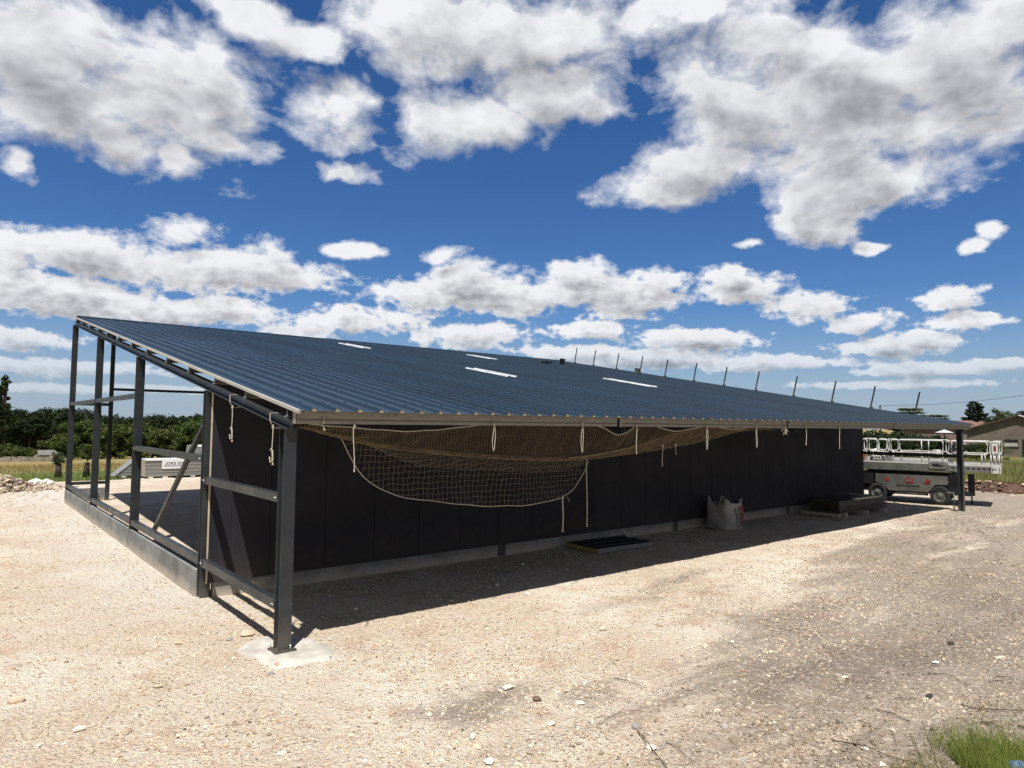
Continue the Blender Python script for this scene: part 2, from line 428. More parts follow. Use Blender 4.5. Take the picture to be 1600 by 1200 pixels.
# ------------------------------------------------------------------ ground
def meadow_z(x, y):
    left = -0.040 * np.maximum(0, y - 27.5)
    left = np.maximum(left, -8.5 - 0 * left)
    right = 0.42 * smooth(x, 32.0, 32.5) - 0.75 * smooth(x, 36, 95)
    k = smooth(y - x, -6, 24)
    return left * k + right * (1 - k)
def bank_z(x, y):
    # the low grassy bank the photographer stands on, falling to the yard in front of him
    s = 0.70 * (x + 3.1) * 0.9 + 0.66 * (y + 8.0)           # distance ahead of the viewer
    side = (x + 3.1) * 0.77 - (y + 8.0) * 0.63               # to his right
    edge = 3.1 + 1.05 * smooth(side, 0.5, 4.2) + 0.25 * np.sin(side * 1.3)
    return 1.05 * smooth(edge - s, 0, 3.0)
def pad_z(x, y):
    z = 0.055 * fbm(x / 3.1, y / 3.1, 3, 3) + 0.030 * fbm(x / 0.55, y / 0.55, 3, 9)
    near = smooth(-np.hypot(x - 1, y + 4), -14, -6)
    z = z + near * (0.020 * fbm(x / 0.16, y / 0.16, 3, 21) + 0.020 * np.abs(fbm(x / 0.085, y / 0.085, 2, 27)) + 0.010 * fbm(x / 0.05, y / 0.05, 1, 29)) 
    for (o_, w_) in ((-3.4, .11), (-5.0, .11), (-4.3, .16), (-6.1, .13)):
        yc = o_ + 0.10 * x + 0.25 * np.sin(x * 0.33 + o_)
        z = z - 0.022 * np.exp(-((y - yc) / w_) ** 2) * (0.6 + 0.8 * vnoise(x * 1.3, y * 0 + o_, 7)) + 0.012 * np.exp(-((y - yc - .24) / .10) ** 2)
    inside = smooth(x, -0.3, 0.3) * smooth(y, 2.6, 3.2)
    return z * (1 - 0.5 * inside) - 0.005
def pad_edge_x(y): return 31.5 + 0.35 * np.sin(y * 1.1) + 0.25 * np.sin(y * 2.7 + 1)
def pad_edge_y(x): return 27.6 + 0.5 * np.sin(x * 0.5) + 0.25 * np.sin(x * 1.9)

def axis(segs):
    out = [segs[0][0]]
    for a, b, st in segs:
        n = max(1, int(round((b - a) / st))); out.extend(list(np.linspace(a, b, n + 1))[1:])
    return np.array(out)
def grid_mesh(name, xs, ys, zf, m, keep=None):
    X, Y = np.meshgrid(xs, ys, indexing='ij'); Z = zf(X, Y)
    V = np.stack([X, Y, Z], -1).reshape(-1, 3); nx, ny = len(xs), len(ys)
    i = np.arange(nx - 1)[:, None] * ny + np.arange(ny - 1)[None, :]
    F = np.stack([i, i + ny, i + ny + 1, i + 1], -1).reshape(-1, 4)
    if keep is not None:
        c = V[F].mean(1); F = F[keep(c[:, 0], c[:, 1])]
    return np_mesh(name, V, F, m, smooth=True)

# places where dark soil has been trodden or spilt on the stone
DIRT_SPOTS = [(1.05, -2.55, 0.9, 0.5, 0.75), (6.2, -3.0, 1.6, 0.7, 0.8), (2.0, -3.1, 0.5, 0.35, 0.6), (4.9, -4.3, 1.5, 0.8, 0.75), (6.6, -4.8, 1.6, 0.8, 0.6), (3.6, -4.1, 0.8, 0.5, 0.6), (11.5, -3.6, 2.2, 0.8, 0.5), (5.0, -0.9, 1.3, 0.35, 0.4), (9.5, -4.6, 1.8, 0.8, 0.6)]
# limestone hardcore material
def make_gravel():
    m = bpy.data.materials.new('crushed_limestone'); m.use_nodes = True; nt = m.node_tree; b = nt.nodes['Principled BSDF']
    b.inputs['Roughness'].default_value = 0.95; b.inputs['Specular IOR Level'].default_value = 0.15
    tc = nt.nodes.new('ShaderNodeTexCoord'); P = tc.outputs['Object']
    sp = nt.nodes.new('ShaderNodeSeparateXYZ'); nt.links.new(P, sp.inputs[0]); X, Y = sp.outputs[0], sp.outputs[1]
    big = noise(nt, P, 0.33, 6.0, 0.62, dist=0.4).outputs['Fac']
    med = noise(nt, P, 1.7, 7.0, 0.62).outputs['Fac']
    fin = noise(nt, P, 14.0, 6.0, 0.7).outputs['Fac']
    vf = noise(nt, P, 70.0, 3.0, 0.7).outputs['Fac']
    cream = (0.63, 0.525, 0.405); pale = (0.77, 0.69, 0.57); ochre = (0.54, 0.37, 0.26); dirt = (0.215, 0.175, 0.14)
    c = mixc(nt, sstep(nt, big, 0.40, 0.66), cream, pale)
    c = mixc(nt, fmath(nt, 'MULTIPLY', sstep(nt, med, 0.48, 0.70), 0.75), c, ochre)
    # trampled dark soil worked in on the near right, streaked along the tracks
    mp = nt.nodes.new('ShaderNodeMapping'); mp.inputs['Scale'].default_value = (0.22, 0.75, 1); mp.inputs['Rotation'].default_value = (0, 0, math.radians(10))
    nt.links.new(P, mp.inputs[0]); st = noise(nt, mp.outputs[0], 1.0, 8.0, 0.66, dist=0.6).outputs['Fac']
    bias = fmath(nt, 'MULTIPLY', sstep(nt, fmath(nt, 'MULTIPLY_ADD', Y, -1.0, fmath(nt, 'MULTIPLY', X, 0.22)), 2.2, 6.0), 0.23)
    dm = sstep(nt, fmath(nt, 'ADD', st, bias), 0.54, 0.72)
    offl = sstep(nt, X, -0.8, 2.4)
    c = mixc(nt, fmath(nt, 'MULTIPLY', fmath(nt, 'MULTIPLY', dm, offl), 0.72), c, dirt)
    nd = noise(nt, P, 1.1, 8.0, 0.68).outputs['Fac']
    for (cx, cy, rx_, ry_, k_) in DIRT_SPOTS:
        v = vmath(nt, 'LENGTH', vmath(nt, 'MULTIPLY_ADD', P, (1 / rx_, 1 / ry_, 0), (-cx / rx_, -cy / ry_, 0)))
        f = sstep(nt, fmath(nt, 'ADD', v, fmath(nt, 'MULTIPLY', fmath(nt, 'SUBTRACT', nd, 0.5), 2.6)), 1.15, 0.25)
        c = mixc(nt, fmath(nt, 'MULTIPLY', f, k_), c, dirt)
    dust = fmath(nt, 'MULTIPLY', sstep(nt, X, -2.2, -0.4), sstep(nt, X, 0.6, 0.0)); dust = fmath(nt, 'MULTIPLY', dust, sstep(nt, Y, 1.0, 4.0))
    c = mixc(nt, fmath(nt, 'MULTIPLY', dust, fmath(nt, 'MULTIPLY_ADD', med, 1.2, -0.05)), c, (0.70, 0.68, 0.63))
    c = mixc(nt, fmath(nt, 'MULTIPLY', sstep(nt, fin, 0.50, 0.66), 0.5), c, (0.84, 0.77, 0.65))
    gr = noise(nt, P, 38.0, 4.0, 0.7).outputs['Fac']
    c = mixc(nt, fmath(nt, 'MULTIPLY', sstep(nt, gr, 0.50, 0.62), 0.36), c, (0.32, 0.235, 0.16))
    c = mixc(nt, fmath(nt, 'MULTIPLY', sstep(nt, vf, 0.52, 0.72), 0.32), c, (0.20, 0.155, 0.115))
    nt.links.new(c, b.inputs['Base Color'])
    # pebbly relief
    v1 = nt.nodes.new('ShaderNodeTexVoronoi'); v1.inputs['Scale'].default_value = 26.0; nt.links.new(P, v1.inputs['Vector'])
    v2 = nt.nodes.new('ShaderNodeTexVoronoi'); v2.inputs['Scale'].default_value = 62.0; nt.links.new(P, v2.inputs['Vector'])
    h = fmath(nt, 'ADD', fmath(nt, 'MULTIPLY', v1.outputs['Distance'], -0.9), fmath(nt, 'MULTIPLY', v2.outputs['Distance'], -0.45))
    h = fmath(nt, 'ADD', h, fmath(nt, 'MULTIPLY', fin, 1.6))
    bp = nt.nodes.new('ShaderNodeBump'); bp.inputs['Strength'].default_value = 1.0; bp.inputs['Distance'].default_value = 0.034
    nt.links.new(h, bp.inputs['Height']); nt.links.new(bp.outputs[0], b.inputs['Normal'])
    return m
M_gravel = make_gravel()

def make_meadow():
    m = bpy.data.materials.new('rough_meadow'); m.use_nodes = True; nt = m.node_tree; b = nt.nodes['Principled BSDF']
    b.inputs['Roughness'].default_value = 1.0; b.inputs['Specular IOR Level'].default_value = 0.05
    tc = nt.nodes.new('ShaderNodeTexCoord'); P = tc.outputs['Object']
    sp = nt.nodes.new('ShaderNodeSeparateXYZ'); nt.links.new(P, sp.inputs[0])
    n1 = noise(nt, P, 0.09, 6.0, 0.6).outputs['Fac']; n2 = noise(nt, P, 1.3, 7.0, 0.7).outputs['Fac']
    edge = sstep(nt, fmath(nt, 'MULTIPLY_ADD', fmath(nt, 'SUBTRACT', n1, 0.5), 14.0, sp.outputs[1]), 42.0, 50.0)
    right = sstep(nt, sp.outputs[0], 24.0, 30.0)
    green = mixc(nt, n2, (0.075, 0.115, 0.028), (0.17, 0.18, 0.06))
    dry = mixc(nt, sstep(nt, n2, 0.3, 0.7), (0.33, 0.25, 0.115), (0.20, 0.18, 0.075))
    c = mixc(nt, edge, green, dry)
    rd = mixc(nt, sstep(nt, n2, 0.35, 0.65), (0.10, 0.12, 0.035), (0.19, 0.16, 0.07))
    c = mixc(nt, fmath(nt, 'MULTIPLY', right, fmath(nt, 'SUBTRACT', 1.0, edge)), c, rd)
    nt.links.new(c, b.inputs['Base Color'])
    bp = nt.nodes.new('ShaderNodeBump'); bp.inputs['Strength'].default_value = 1.0; bp.inputs['Distance'].default_value = 0.25
    nt.links.new(n2, bp.inputs['Height']); nt.links.new(bp.outputs[0], b.inputs['Normal'])
    return m
M_meadow = make_meadow()

xs = axis([(-60, -14, 1.5), (-14, -6, 0.25), (-6, -2.8, 0.04), (-2.8, 5.5, 0.026), (5.5, 9, 0.045), (9, 16, 0.12), (16, 34, 0.3)])
ys = axis([(-40, -13, 1.5), (-13, -8, 0.3), (-8, -6.2, 0.05), (-6.2, 2.0, 0.026), (2.0, 4.2, 0.05), (4.2, 10, 0.15), (10, 30, 0.35)])
def yard_z(x, y): return pad_z(x, y) + bank_z(x, y)
pad = struct(grid_mesh('gravel_yard', xs, ys, yard_z, M_gravel, keep=lambda x, y: (x < pad_edge_x(y)) & (y < pad_edge_y(x))))

xs = axis([(-900, -200, 50), (-200, -40, 8), (-40, 28, 2), (28, 40, 0.35), (40, 120, 2.5), (120, 300, 12), (300, 1500, 80)])
ys = axis([(-900, -100, 50), (-100, -10, 6), (-10, 24, 0.6), (24, 45, 0.6), (45, 200, 4), (200, 400, 12), (400, 1500, 80)])
def mz(x, y):
    z = meadow_z(x, y)
    inpad = (x < 31.2) & (y < 27.2)
    r = 0.10 * fbm(x / 4, y / 4, 4, 5) * smooth(np.maximum(x - 31.5, y - 27.5), 0, 3)
    return np.where(inpad, -0.30, z - 0.02 + r)
meadow = struct(grid_mesh('meadow', xs, ys, mz, M_meadow))

# ------------------------------------------------------------------ the shed
L = 22.65; YB = 3.22; YE = 18.9
FR = [0.0, 5.8, 11.6, 17.3, 22.6]
def rz(y): return 2.903 + 0.172 * y            # top of roof pans
shed = tag(empty('steel_shed', (0, 0, 0)), 'long dark mono-pitch steel shed with blue ribbed roof, its near gable still an open frame', 'shed')

# corrugated roof: ribs run down the slope
rib = 0.295; pans = int(round(L / rib)); rib = L / pans
prof = []
for i in range(pans):
    x = -0.02 + i * rib
    prof += [(x, 0.0), (x + 0.085, 0.0), (x + 0.135, 0.0), (x + 0.155, 0.040), (x + 0.185, 0.040), (x + 0.205, 0.0)]
prof.append((-0.02 + L, 0.0))
prof = np.array(prof)
ys_r = np.array([-0.39, 6.2, 6.2001, 12.6, 12.6001, 19.02]); lift = np.array([0, 0, 0.004, 0.0, 0.004, 0.0])
V = []
for yv, lf in zip(ys_r, lift):
    for x, h in prof: V.append((x, yv - 0.17 * h, rz(yv) + h * 0.985 + lf))
# sheets overlap slightly at 2 laps: three sheets
V = np.array(V); n = len(prof); F = []
for k in (0, 2, 4):
    for i in range(n - 1): F.append((k * n + i, k * n + i + 1, (k + 1) * n + i + 1, (k + 1) * n + i))
roof = np_mesh('roof', V, np.array(F), M_roof, shed)
# foam fillers that close the rib ends at the eave
fc = MB()
for i in range(pans):
    x = -0.02 + i * rib
    for yv in (-0.385,):
        z = rz(yv); pr = [(x + 0.135, z - .002), (x + 0.205, z - .002), (x + 0.186, z + .036), (x + 0.154, z + .036)]
        vs = [(a_, yv - 0.002, b_) for a_, b_ in pr] + [(a_, yv + 0.05, b_) for a_, b_ in pr]
        fc.add(vs, [(0, 1, 2, 3), (7, 6, 5, 4), (0, 4, 5, 1), (1, 5, 6, 2), (2, 6, 7, 3), (3, 7, 4, 0)])
tag(fc.build('rib_fillers', M_cream, roof), None, None, kind='stuff')
# rows of screws along the purlins, one mesh with the sheets' fixing caps
PUR = [0.04, 1.56, 3.0, 4.5, 6.1, 7.85, 9.45, 11.15, 12.75, 14.2, 15.75, 17.4, 18.75]
sc = MB()
for yv in PUR:
    for i in range(0, pans):
        x = -0.02 + i * rib + 0.17; z = rz(yv) + 0.040
        sc.box((x - 0.011, yv - 0.011, z), (x + 0.011, yv + 0.011, z + 0.010))
tag(sc.build('screw_caps', M_roof, roof), None, None, kind='stuff')
# translucent rooflights lie on three ribs each
for (x0, y0, y1) in ((8.2, 6.15, 8.1), (8.3, 14.5, 16.55), (13.95, 5.85, 7.9), (14.2, 14.5, 16.3)):
    i0 = int(round((x0 + 0.02) / rib)); sv = []; pts = prof[i0 * 6:i0 * 6 + 13]
    for yv in (y0, y1):
        for x, h in pts: sv.append((x, yv - 0.17 * h, rz(yv) + h * 0.985 + 0.016))
    m_ = len(pts)
    # edge turned down on to the sheet
    o = MB(); o.add(sv, [(i, i + 1, m_ + i + 1, m_ + i) for i in range(m_ - 1)])
    for i in range(m_ - 1):
        for r0, in ((0,), (m_,)):
            a, b2 = sv[r0 + i], sv[r0 + i + 1]
            o.add([a, b2, (b2[0], b2[1], b2[2] - 0.012), (a[0], a[1], a[2] - 0.012)], [(0, 1, 2, 3)])
    o.build('skylight', M_sky, roof)

# gable and far flashings
for xx, s in ((-0.035, 1), (L - 0.02, 1)):
    fb = MB(); e = 0.004
    fb.prism([(-0.018, -0.030), (0.018, -0.030), (0.018, 0.010), (-0.018, 0.010)], (xx, -0.40, rz(-0.40)), (xx, 19.04, rz(19.04)))
    fb.build('verge_flashing', M_flash if xx < 1 else M_galv, shed)
rf = MB(); rf.prism([(-0.05, -0.10), (0.06, -0.10), (0.06, 0.055), (-0.05, 0.055)], (0.03, 19.06, rz(19.06)), (L - 0.08, 19.06, rz(19.06))); rf.build('ridge_flashing', M_roof, shed)

# purlins, galvanised C-sections
def cprof(h, w, t=0.004, lip=0.018):
    return [(-w / 2, -h / 2), (w / 2, -h / 2), (w / 2, -h / 2 + lip), (w / 2 - t, -h / 2 + lip), (w / 2 - t, -h / 2 + t), (-w / 2 + t, -h / 2 + t),
            (-w / 2 + t, h / 2 - t), (w / 2 - t, h / 2 - t), (w / 2 - t, h / 2 - lip), (w / 2, h / 2 - lip), (w / 2, h / 2), (-w / 2, h / 2)]
for yv in PUR[1:]:
    p = MB(); p.prism(cprof(0.132, 0.055), (-0.01, yv, rz(yv) - 0.074), (L - 0.06, yv, rz(yv) - 0.074), up=(0, -0.17, 1), caps=False)
    p.build('purlin', M_galv, shed)
# eave purlin: four lengths of sigma section with a gap and a sleeve at each rafter
YEV = -0.30
sig = [(0.0, -0.090), (0.055, -0.090), (0.055, -0.086), (0.004, -0.086), (0.004, -0.050), (0.020, -0.040), (0.020, -0.030), (0.004, -0.022), (0.004, 0.070), (0.055, 0.070), (0.055, 0.074), (0.0, 0.074),
       (0.0, -0.024), (0.016, -0.033), (0.016, -0.038), (0.0, -0.048)]
ZEV = rz(YEV) - 0.078
segs = [(-0.02, 5.50), (5.63, 11.02), (11.12, 16.6), (16.68, L - 0.02)]
for a, b2 in segs:
    p = MB(); pr = [(-q[0], q[1]) for q in sig][::-1]
    p.prism(pr, (a, YEV, ZEV), (b2, YEV, ZEV), caps=True)
    ep = p.build('eave_purlin', M_galv, shed)
    for hx in np.arange(a + 1.25, b2 - 0.3, 1.9):
        for dx in (-0.05, 0.05):
            hb = MB(); hb.cyl((hx + dx, YEV - 0.002, ZEV + 0.03), (hx + dx, YEV + 0.004, ZEV + 0.03), 0.008, 8); hb.build('bolt_hole', M_black, ep)
for gx in (5.565, 11.07, 16.64):
    p = MB(); p.box((gx - 0.45, YEV + 0.022, ZEV - 0.075), (gx - 0.03, YEV + 0.026, ZEV + 0.060)); p.box((gx + 0.03, YEV + 0.022, ZEV - 0.075), (gx + 0.45, YEV + 0.026, ZEV + 0.060))
    p.box((gx - 0.005, YEV - 0.012, ZEV - 0.10), (gx + 0.055, YEV - 0.002, ZEV + 0.072))
    p.build('joint_sleeve', M_galv, shed)
# near end plate of the eave purlin
p = MB(); p.box((-0.03, YEV + 0.012, ZEV - 0.088), (-0.022, YEV + 0.10, ZEV + 0.05)); p.build('end_plate', M_galv, shed)

# rafters
RB = 2.640   # underside at y = 0
for i, x in enumerate(FR):
    xr = x if i else 0.0
    if i == 4: xr = 22.55
    p = MB(); h = 0.120
    y0, y1 = -0.14, 19.0
    if 0 < i < 4: y0 = -0.20
    p.hbeam((xr, y0, RB + h / 2 + 0.172 * y0), (xr, y1, RB + h / 2 + 0.172 * y1), 0.14, h)
    p.build('rafter', M_steel, shed)
# purlin clips on the near rafter, bright zinc
for yv in PUR:
    p = MB(); z = RB + 0.120 + 0.172 * yv
    p.box((-0.045, yv - 0.055, z), (0.035, yv - 0.018, z + 0.012)); p.box((-0.02, yv - 0.040, z + 0.012), (-0.014, yv - 0.034, z + 0.075))
    p.cyl((-0.02, yv - 0.045, z), (-0.02, yv - 0.045, z + 0.035), 0.011, 8)
    p.build('purlin_clip', M_clip, shed)

# columns
def col(x, y, top, w=0.155, d=0.155, name='column', z0=-0.05):
    p = MB(); p.hbeam((x, y, z0), (x, y, top), w, d, 0.011, up=(0, 1, 0)); return p.build(name, M_steel, shed)
cA = col(0, 0, RB - 0.003)
p = MB(); p.box((-0.13, -0.12, 0.030), (0.13, 0.12, 0.046)); bpl = p.build('base_plate', M_steel, cA)
for dx, dy in ((0.06, -0.10), (-0.105, 0.09)):
    p = MB(); p.cyl((dx, dy, 0.046), (dx, dy, 0.105), 0.009, 8); p.build('anchor_bolt', M_clip, bpl)
p = MB(); p.box((-0.13, -0.10, RB - 0.004 - 0.014), (0.13, 0.10, RB - 0.003)); p.build('cap_plate', M_steel, cA)
for y in (YB + 0.02, 8.45, 13.75, YE):
    col(0, y, RB + 0.172 * y - 0.008)
for x in FR[1:4]:
    col(x, YB + 0.03, RB + 0.172 * YB - 0.008); col(x, YE, RB + 0.172 * YE - 0.008); col(x, 11.0, RB + 0.172 * 11 - 0.008)
for y in (0.0, YB + 0.02, 8.45, 13.75, YE):
    col(22.55, y, RB + 0.172 * y - 0.008)
col(1.13, YE, 6.0, 0.12, 0.12, 'door_post')

# girts (rails), square tube set between the posts
def girt(p0, p1, h=0.10, w=0.09):
    p = MB(); p.bar(p0, p1, w, h); return p.build('girt', M_steel, shed)
e = 0.081
bays = [(0, YB + 0.02), (YB + 0.02, 8.45), (8.45, 13.75), (13.75, YE)]
for a, b2 in bays: girt((-0.03, a + e, 0.545), (-0.03, b2 - e, 0.545), 0.115)
girt((-0.03, 0 + e, 1.80), (-0.03, YB + 0.02 - e, 1.80), 0.105)
girt((-0.03, YB + 0.02 + e, 2.12), (-0.03, 8.45 - e, 2.12), 0.105)
girt((-0.03, 8.45 + e, 3.24), (-0.03, 13.75 - e, 3.24), 0.105); girt((-0.03, 13.75 + e, 3.24), (-0.03, YE - e, 3.24), 0.105)
girt((0.08, YE, 3.25), (1.07, YE, 3.25)); girt((0.08, YE, 0.60), (1.07, YE, 0.60))
girt((1.20, YE, 3.78), (5.72, YE, 3.78), 0.09); girt((5.88, YE, 3.78), (11.5, YE, 3.78), 0.09); girt((11.7, YE, 3.78), (17.2, YE, 3.78), 0.09); girt((17.4, YE, 3.78), (22.45, YE, 3.78), 0.09)
girt((22.55, 0 + e, 1.80), (22.55, YB + 0.02 - e, 1.80), 0.10)
for (yy_, zz_) in ((e - .001, 1.80), (e - .001, .545), (YB + .02 - e + .001, 1.80), (YB + .02 - e + .001, .545), (YB + .02 + e, 2.12), (8.45 - e, 2.12)):
    s_ = 1 if yy_ in (e - .001, YB + .02 + e) else -1
    p = MB(); p.box((-0.083, min(yy_, yy_ + s_ * .09), zz_ - .04), (-0.0755, max(yy_, yy_ + s_ * .09), zz_ + .04)); cl = p.build('cleat', M_steel, shed)
    for q_ in (.025, .065):
        p = MB(); p.cyl((-0.084, yy_ + s_ * q_, zz_), (-0.094, yy_ + s_ * q_, zz_), .009, 6); p.build('bolt', M_clip, cl)
# diagonal brace in the second bay
p = MB(); p.bar((0.10, 7.05, 0.55), (0.10, 3.42, 2.95), 0.075, 0.07, up=(1, 0, 0)); p.build('brace', M_steel, shed)

# precast concrete plinth panels
def plinth(lo, hi): p = MB(); p.box(lo, hi); return p.build('plinth_panel', M_conc, shed)
for a, b2 in bays[1:]:
    plinth((-0.105, a + 0.085, -0.15), (-0.005, b2 - 0.085, 0.408))
plinth((0.09, YE - 0.06, -0.15), (1.05, YE + 0.06, 0.42))
for i in range(4):
    a, b2 = FR[i] + 0.11, FR[i + 1] - 0.11
    plinth((a, YB - 0.09, -0.15), (b2, YB + 0.03, 0.245))
for a, b2 in bays[1:]: plinth((22.5, a + 0.085, -0.15), (22.64, b2 - 0.085, 0.408))

# long wall of insulated panels under the eave
npan = 24; pw = (L - 0.06) / npan
def wtop(x): return rz(YB) - 0.135
for i in range(npan):
    a = 0.02 + i * pw; b2 = a + pw
    p = MB(); g2 = 0.008
    z0, z1 = 0.225, wtop(0)
    yf, yk = YB - 0.115, YB - 0.02
    # panel with chamfered tongue edges so each joint shows as a groove
    pr = [(a, yk), (a, yf + 0.015), (a + g2, yf), (a + 0.32, yf), (a + 0.335, yf + 0.004), (a + 0.35, yf), (b2 - g2, yf), (b2, yf + 0.015), (b2, yk)]
    n = len(pr); vs = [(x, y, z0) for x, y in pr] + [(x, y, z1) for x, y in pr]
    p.add(vs, [(j, (j + 1) % n, (j + 1) % n + n, j + n) for j in range(n)] + [tuple(range(n - 1, -1, -1)), tuple(range(n, 2 * n))])
    wp = p.build('wall_panel', M_wall, shed)
# cream foam edge and strip at the open end of the wall
p = MB(); p.box((-0.004, YB - 0.113, 0.225), (0.016, YB - 0.085, 3.30)); p.build('panel_end_strip', M_cream, shed)
# far gable end wall, closed
for j, (a, b2) in enumerate(bays[1:]):
    p = MB(); z0 = 0.40
    x0, x1 = 22.60, 22.66
    A_, B_ = a + 0.0, b2
    vs = [(x0, A_, z0), (x0, B_, z0), (x0, B_, rz(B_) - 0.14), (x0, A_, rz(A_) - 0.14)]; vs += [(x1, y, z) for _, y, z in vs]
    p.add(vs, [(0, 1, 2, 3), (7, 6, 5, 4), (0, 4, 5, 1), (1, 5, 6, 2), (2, 6, 7, 3), (3, 7, 4, 0)])
    p.build('gable_panel', M_wall, shed)

# concrete footing pad at the corner post
out = [at(*q, 'z', 0.01) for q in ((378, 1006), (398, 996), (436, 986), (470, 994), (500, 1004), (528, 1018), (522, 1030), (488, 1034), (455, 1040), (425, 1044), (398, 1028))]
oa = np.array([math.atan2(q[1] - 0.08, q[0] - 0.06) for q in out]); od = np.array([math.hypot(q[0] - 0.06, q[1] - 0.08) for q in out]); o_ = np.argsort(oa); oa, od = oa[o_], od[o_]
NA, NR = 96, 14; ang = np.linspace(-math.pi, math.pi, NA, endpoint=False)
rad = np.interp(ang, np.concatenate([oa - 2 * math.pi, oa, oa + 2 * math.pi]), np.tile(od, 3))
rad *= 1 + 0.16 * fbm(ang * 3.0 + 40, ang * 0 + 3, 4, 61) + 0.10 * fbm(ang * 11 + 40, ang * 0 + 3, 2, 62)
V = []
for k in range(NR + 1):
    t = (k / NR) ** 0.8; x = 0.06 + np.cos(ang) * rad * t; y = 0.08 + np.sin(ang) * rad * t
    z = 0.028 + 0.016 * fbm(x * 7 + 50, y * 7 + 50, 4, 63) - 0.055 * max(0, (t - 0.80) / 0.20) ** 1.6
    V.append(np.stack([x, y, z + 0 * x], 1))
V = np.concatenate(V); F = [(k * NA + i, k * NA + (i + 1) % NA, (k + 1) * NA + (i + 1) % NA, (k + 1) * NA + i) for k in range(NR) for i in range(NA)]
np_mesh('footing', V, np.array(F)[:, ::-1], M_concpad, shed, smooth=True)
p = MB(); p.box((22.35, -0.22, -0.1), (22.78, 0.24, 0.012)); p.build('footing', M_conc, shed)

# ------------------------------------------------------------------ things on the roof
st_px = [898, 927, 963, 1000, 1039, 1084, 1131, 1181, 1240, 1300, 1361, 1430]
def proj(q):
    k = RW.T @ (np.array(q, float) - CAM); return 800 + FPX * k[0] / -k[2], 600 - FPX * k[1] / -k[2]
yy = np.linspace(-0.3, 19, 2000); pxs = np.array([proj((22.58, y, rz(y)))[0] for y in yy])
ordn = ['first', 'second', 'third', 'fourth', 'fifth', 'sixth', 'seventh', 'eighth', 'ninth', 'tenth', 'eleventh', 'twelfth']
s0 = None
for i, px in enumerate(st_px):
    y = float(np.interp(-px, -pxs, yy)) if pxs[0] > pxs[-1] else float(np.interp(px, pxs, yy))
    if s0 is None:
        s0 = empty('guard_post'); p = MB(); p.bar((0, 0.02, 0.03), (0, -0.155 - 0.0, 0.78), 0.045, 0.03, up=(1, 0, 0)); p.build('upright', M_galv if 0 else M_steel, s0)
        p = MB(); p.box((-0.04, -0.05, -0.08), (0.04, 0.05, 0.035)); p.build('clamp', M_steel, s0); s = s0
    else: s = copy_tree(s0)
    s.location = (22.60, y, rz(y) + 0.045)
    tag(s, '%s leaning guard post on the far roof edge, counting from the top of the slope' % ordn[i], 'guard post', 'leaning guard posts along the far roof edge')
def bucket(name, pos, mt, label, r=0.13, h=0.24):
    b = tag(empty(name, pos), label, 'bucket'); b.rotation_euler = (0.17, 0, 0)
    p = MB(); k = 20; ang = [2 * math.pi * i / k for i in range(k)]
    rings = [(r * 0.8, 0), (r, h), (r * 1.06, h), (r * 1.06, h + 0.02), (r * 0.97, h + 0.02), (r * 0.78, 0.02)]
    vs = [(math.cos(a) * rr, math.sin(a) * rr, z) for rr, z in rings for a in ang]
    fs = [(j * k + i, j * k + (i + 1) % k, (j + 1) * k + (i + 1) % k, (j + 1) * k + i) for j in range(5) for i in range(k)] + [tuple(range(k - 1, -1, -1))]
    p.add(vs, fs); p.build('body', mt, b)
    p = MB(); p.tube([(r * math.cos(t), -0.03, h - r * 0.9 * math.sin(t)) for t in np.linspace(0, math.pi, 9)], 0.004, 5); p.build('handle', M_clip, b)
bk = at(878, 566, 'x', 20.8); 
def roofpt(px, py):
    w = ray(px, py); t = (rz(CAM[1]) + 0.04 - CAM[2]) / (w[2] - 0.172 * w[1]); return CAM + t * w
q = roofpt(878, 569); bucket('bucket', (q[0], q[1], q[2]), M_black, 'small black bucket standing on the top edge of the blue roof')
q = roofpt(995, 584); bucket('bucket', (q[0], q[1], q[2]), M_offwhite, 'pale bucket standing on the far slope of the blue roof beside a guard post')
q = roofpt(852, 567.5)
p = MB(); p.box((-0.22, -0.10, 0), (0.20, 0.06, 0.05)); p.box((-0.05, -0.16, 0.0), (0.25, -0.06, 0.09)); p.tube([(-0.3, 0, 0.02), (-0.1, 0.1, 0.1), (0.2, 0.12, 0.04)], 0.02, 6)
tag(p.build('offcut_pile', M_black, None, tuple(q)), 'low dark heap of offcuts lying on the top of the blue roof', 'offcuts')

# ------------------------------------------------------------------ safety nets hung under the eave
def tubes_np(lines, r, sides=3):
    mb = MB()
    for l in lines: mb.tube(l, r, sides, caps=False)
    return mb
def ip(x, pts): return np.interp(x, [p[0] for p in pts], [p[1] for p in pts])
def cr(x, pts):
    """smooth curve through points (cubic hermite)"""
    px = np.array([p[0] for p in pts], float); py = np.array([p[1] for p in pts], float)
    m = np.gradient(py, px); x = np.clip(x, px[0], px[-1]); i = np.clip(np.searchsorted(px, x) - 1, 0, len(px) - 2)
    h = px[i + 1] - px[i]; t = (x - px[i]) / h
    return (2 * t**3 - 3 * t**2 + 1) * py[i] + (t**3 - 2 * t**2 + t) * h * m[i] + (-2 * t**3 + 3 * t**2) * py[i + 1] + (t**3 - t**2) * h * m[i + 1]

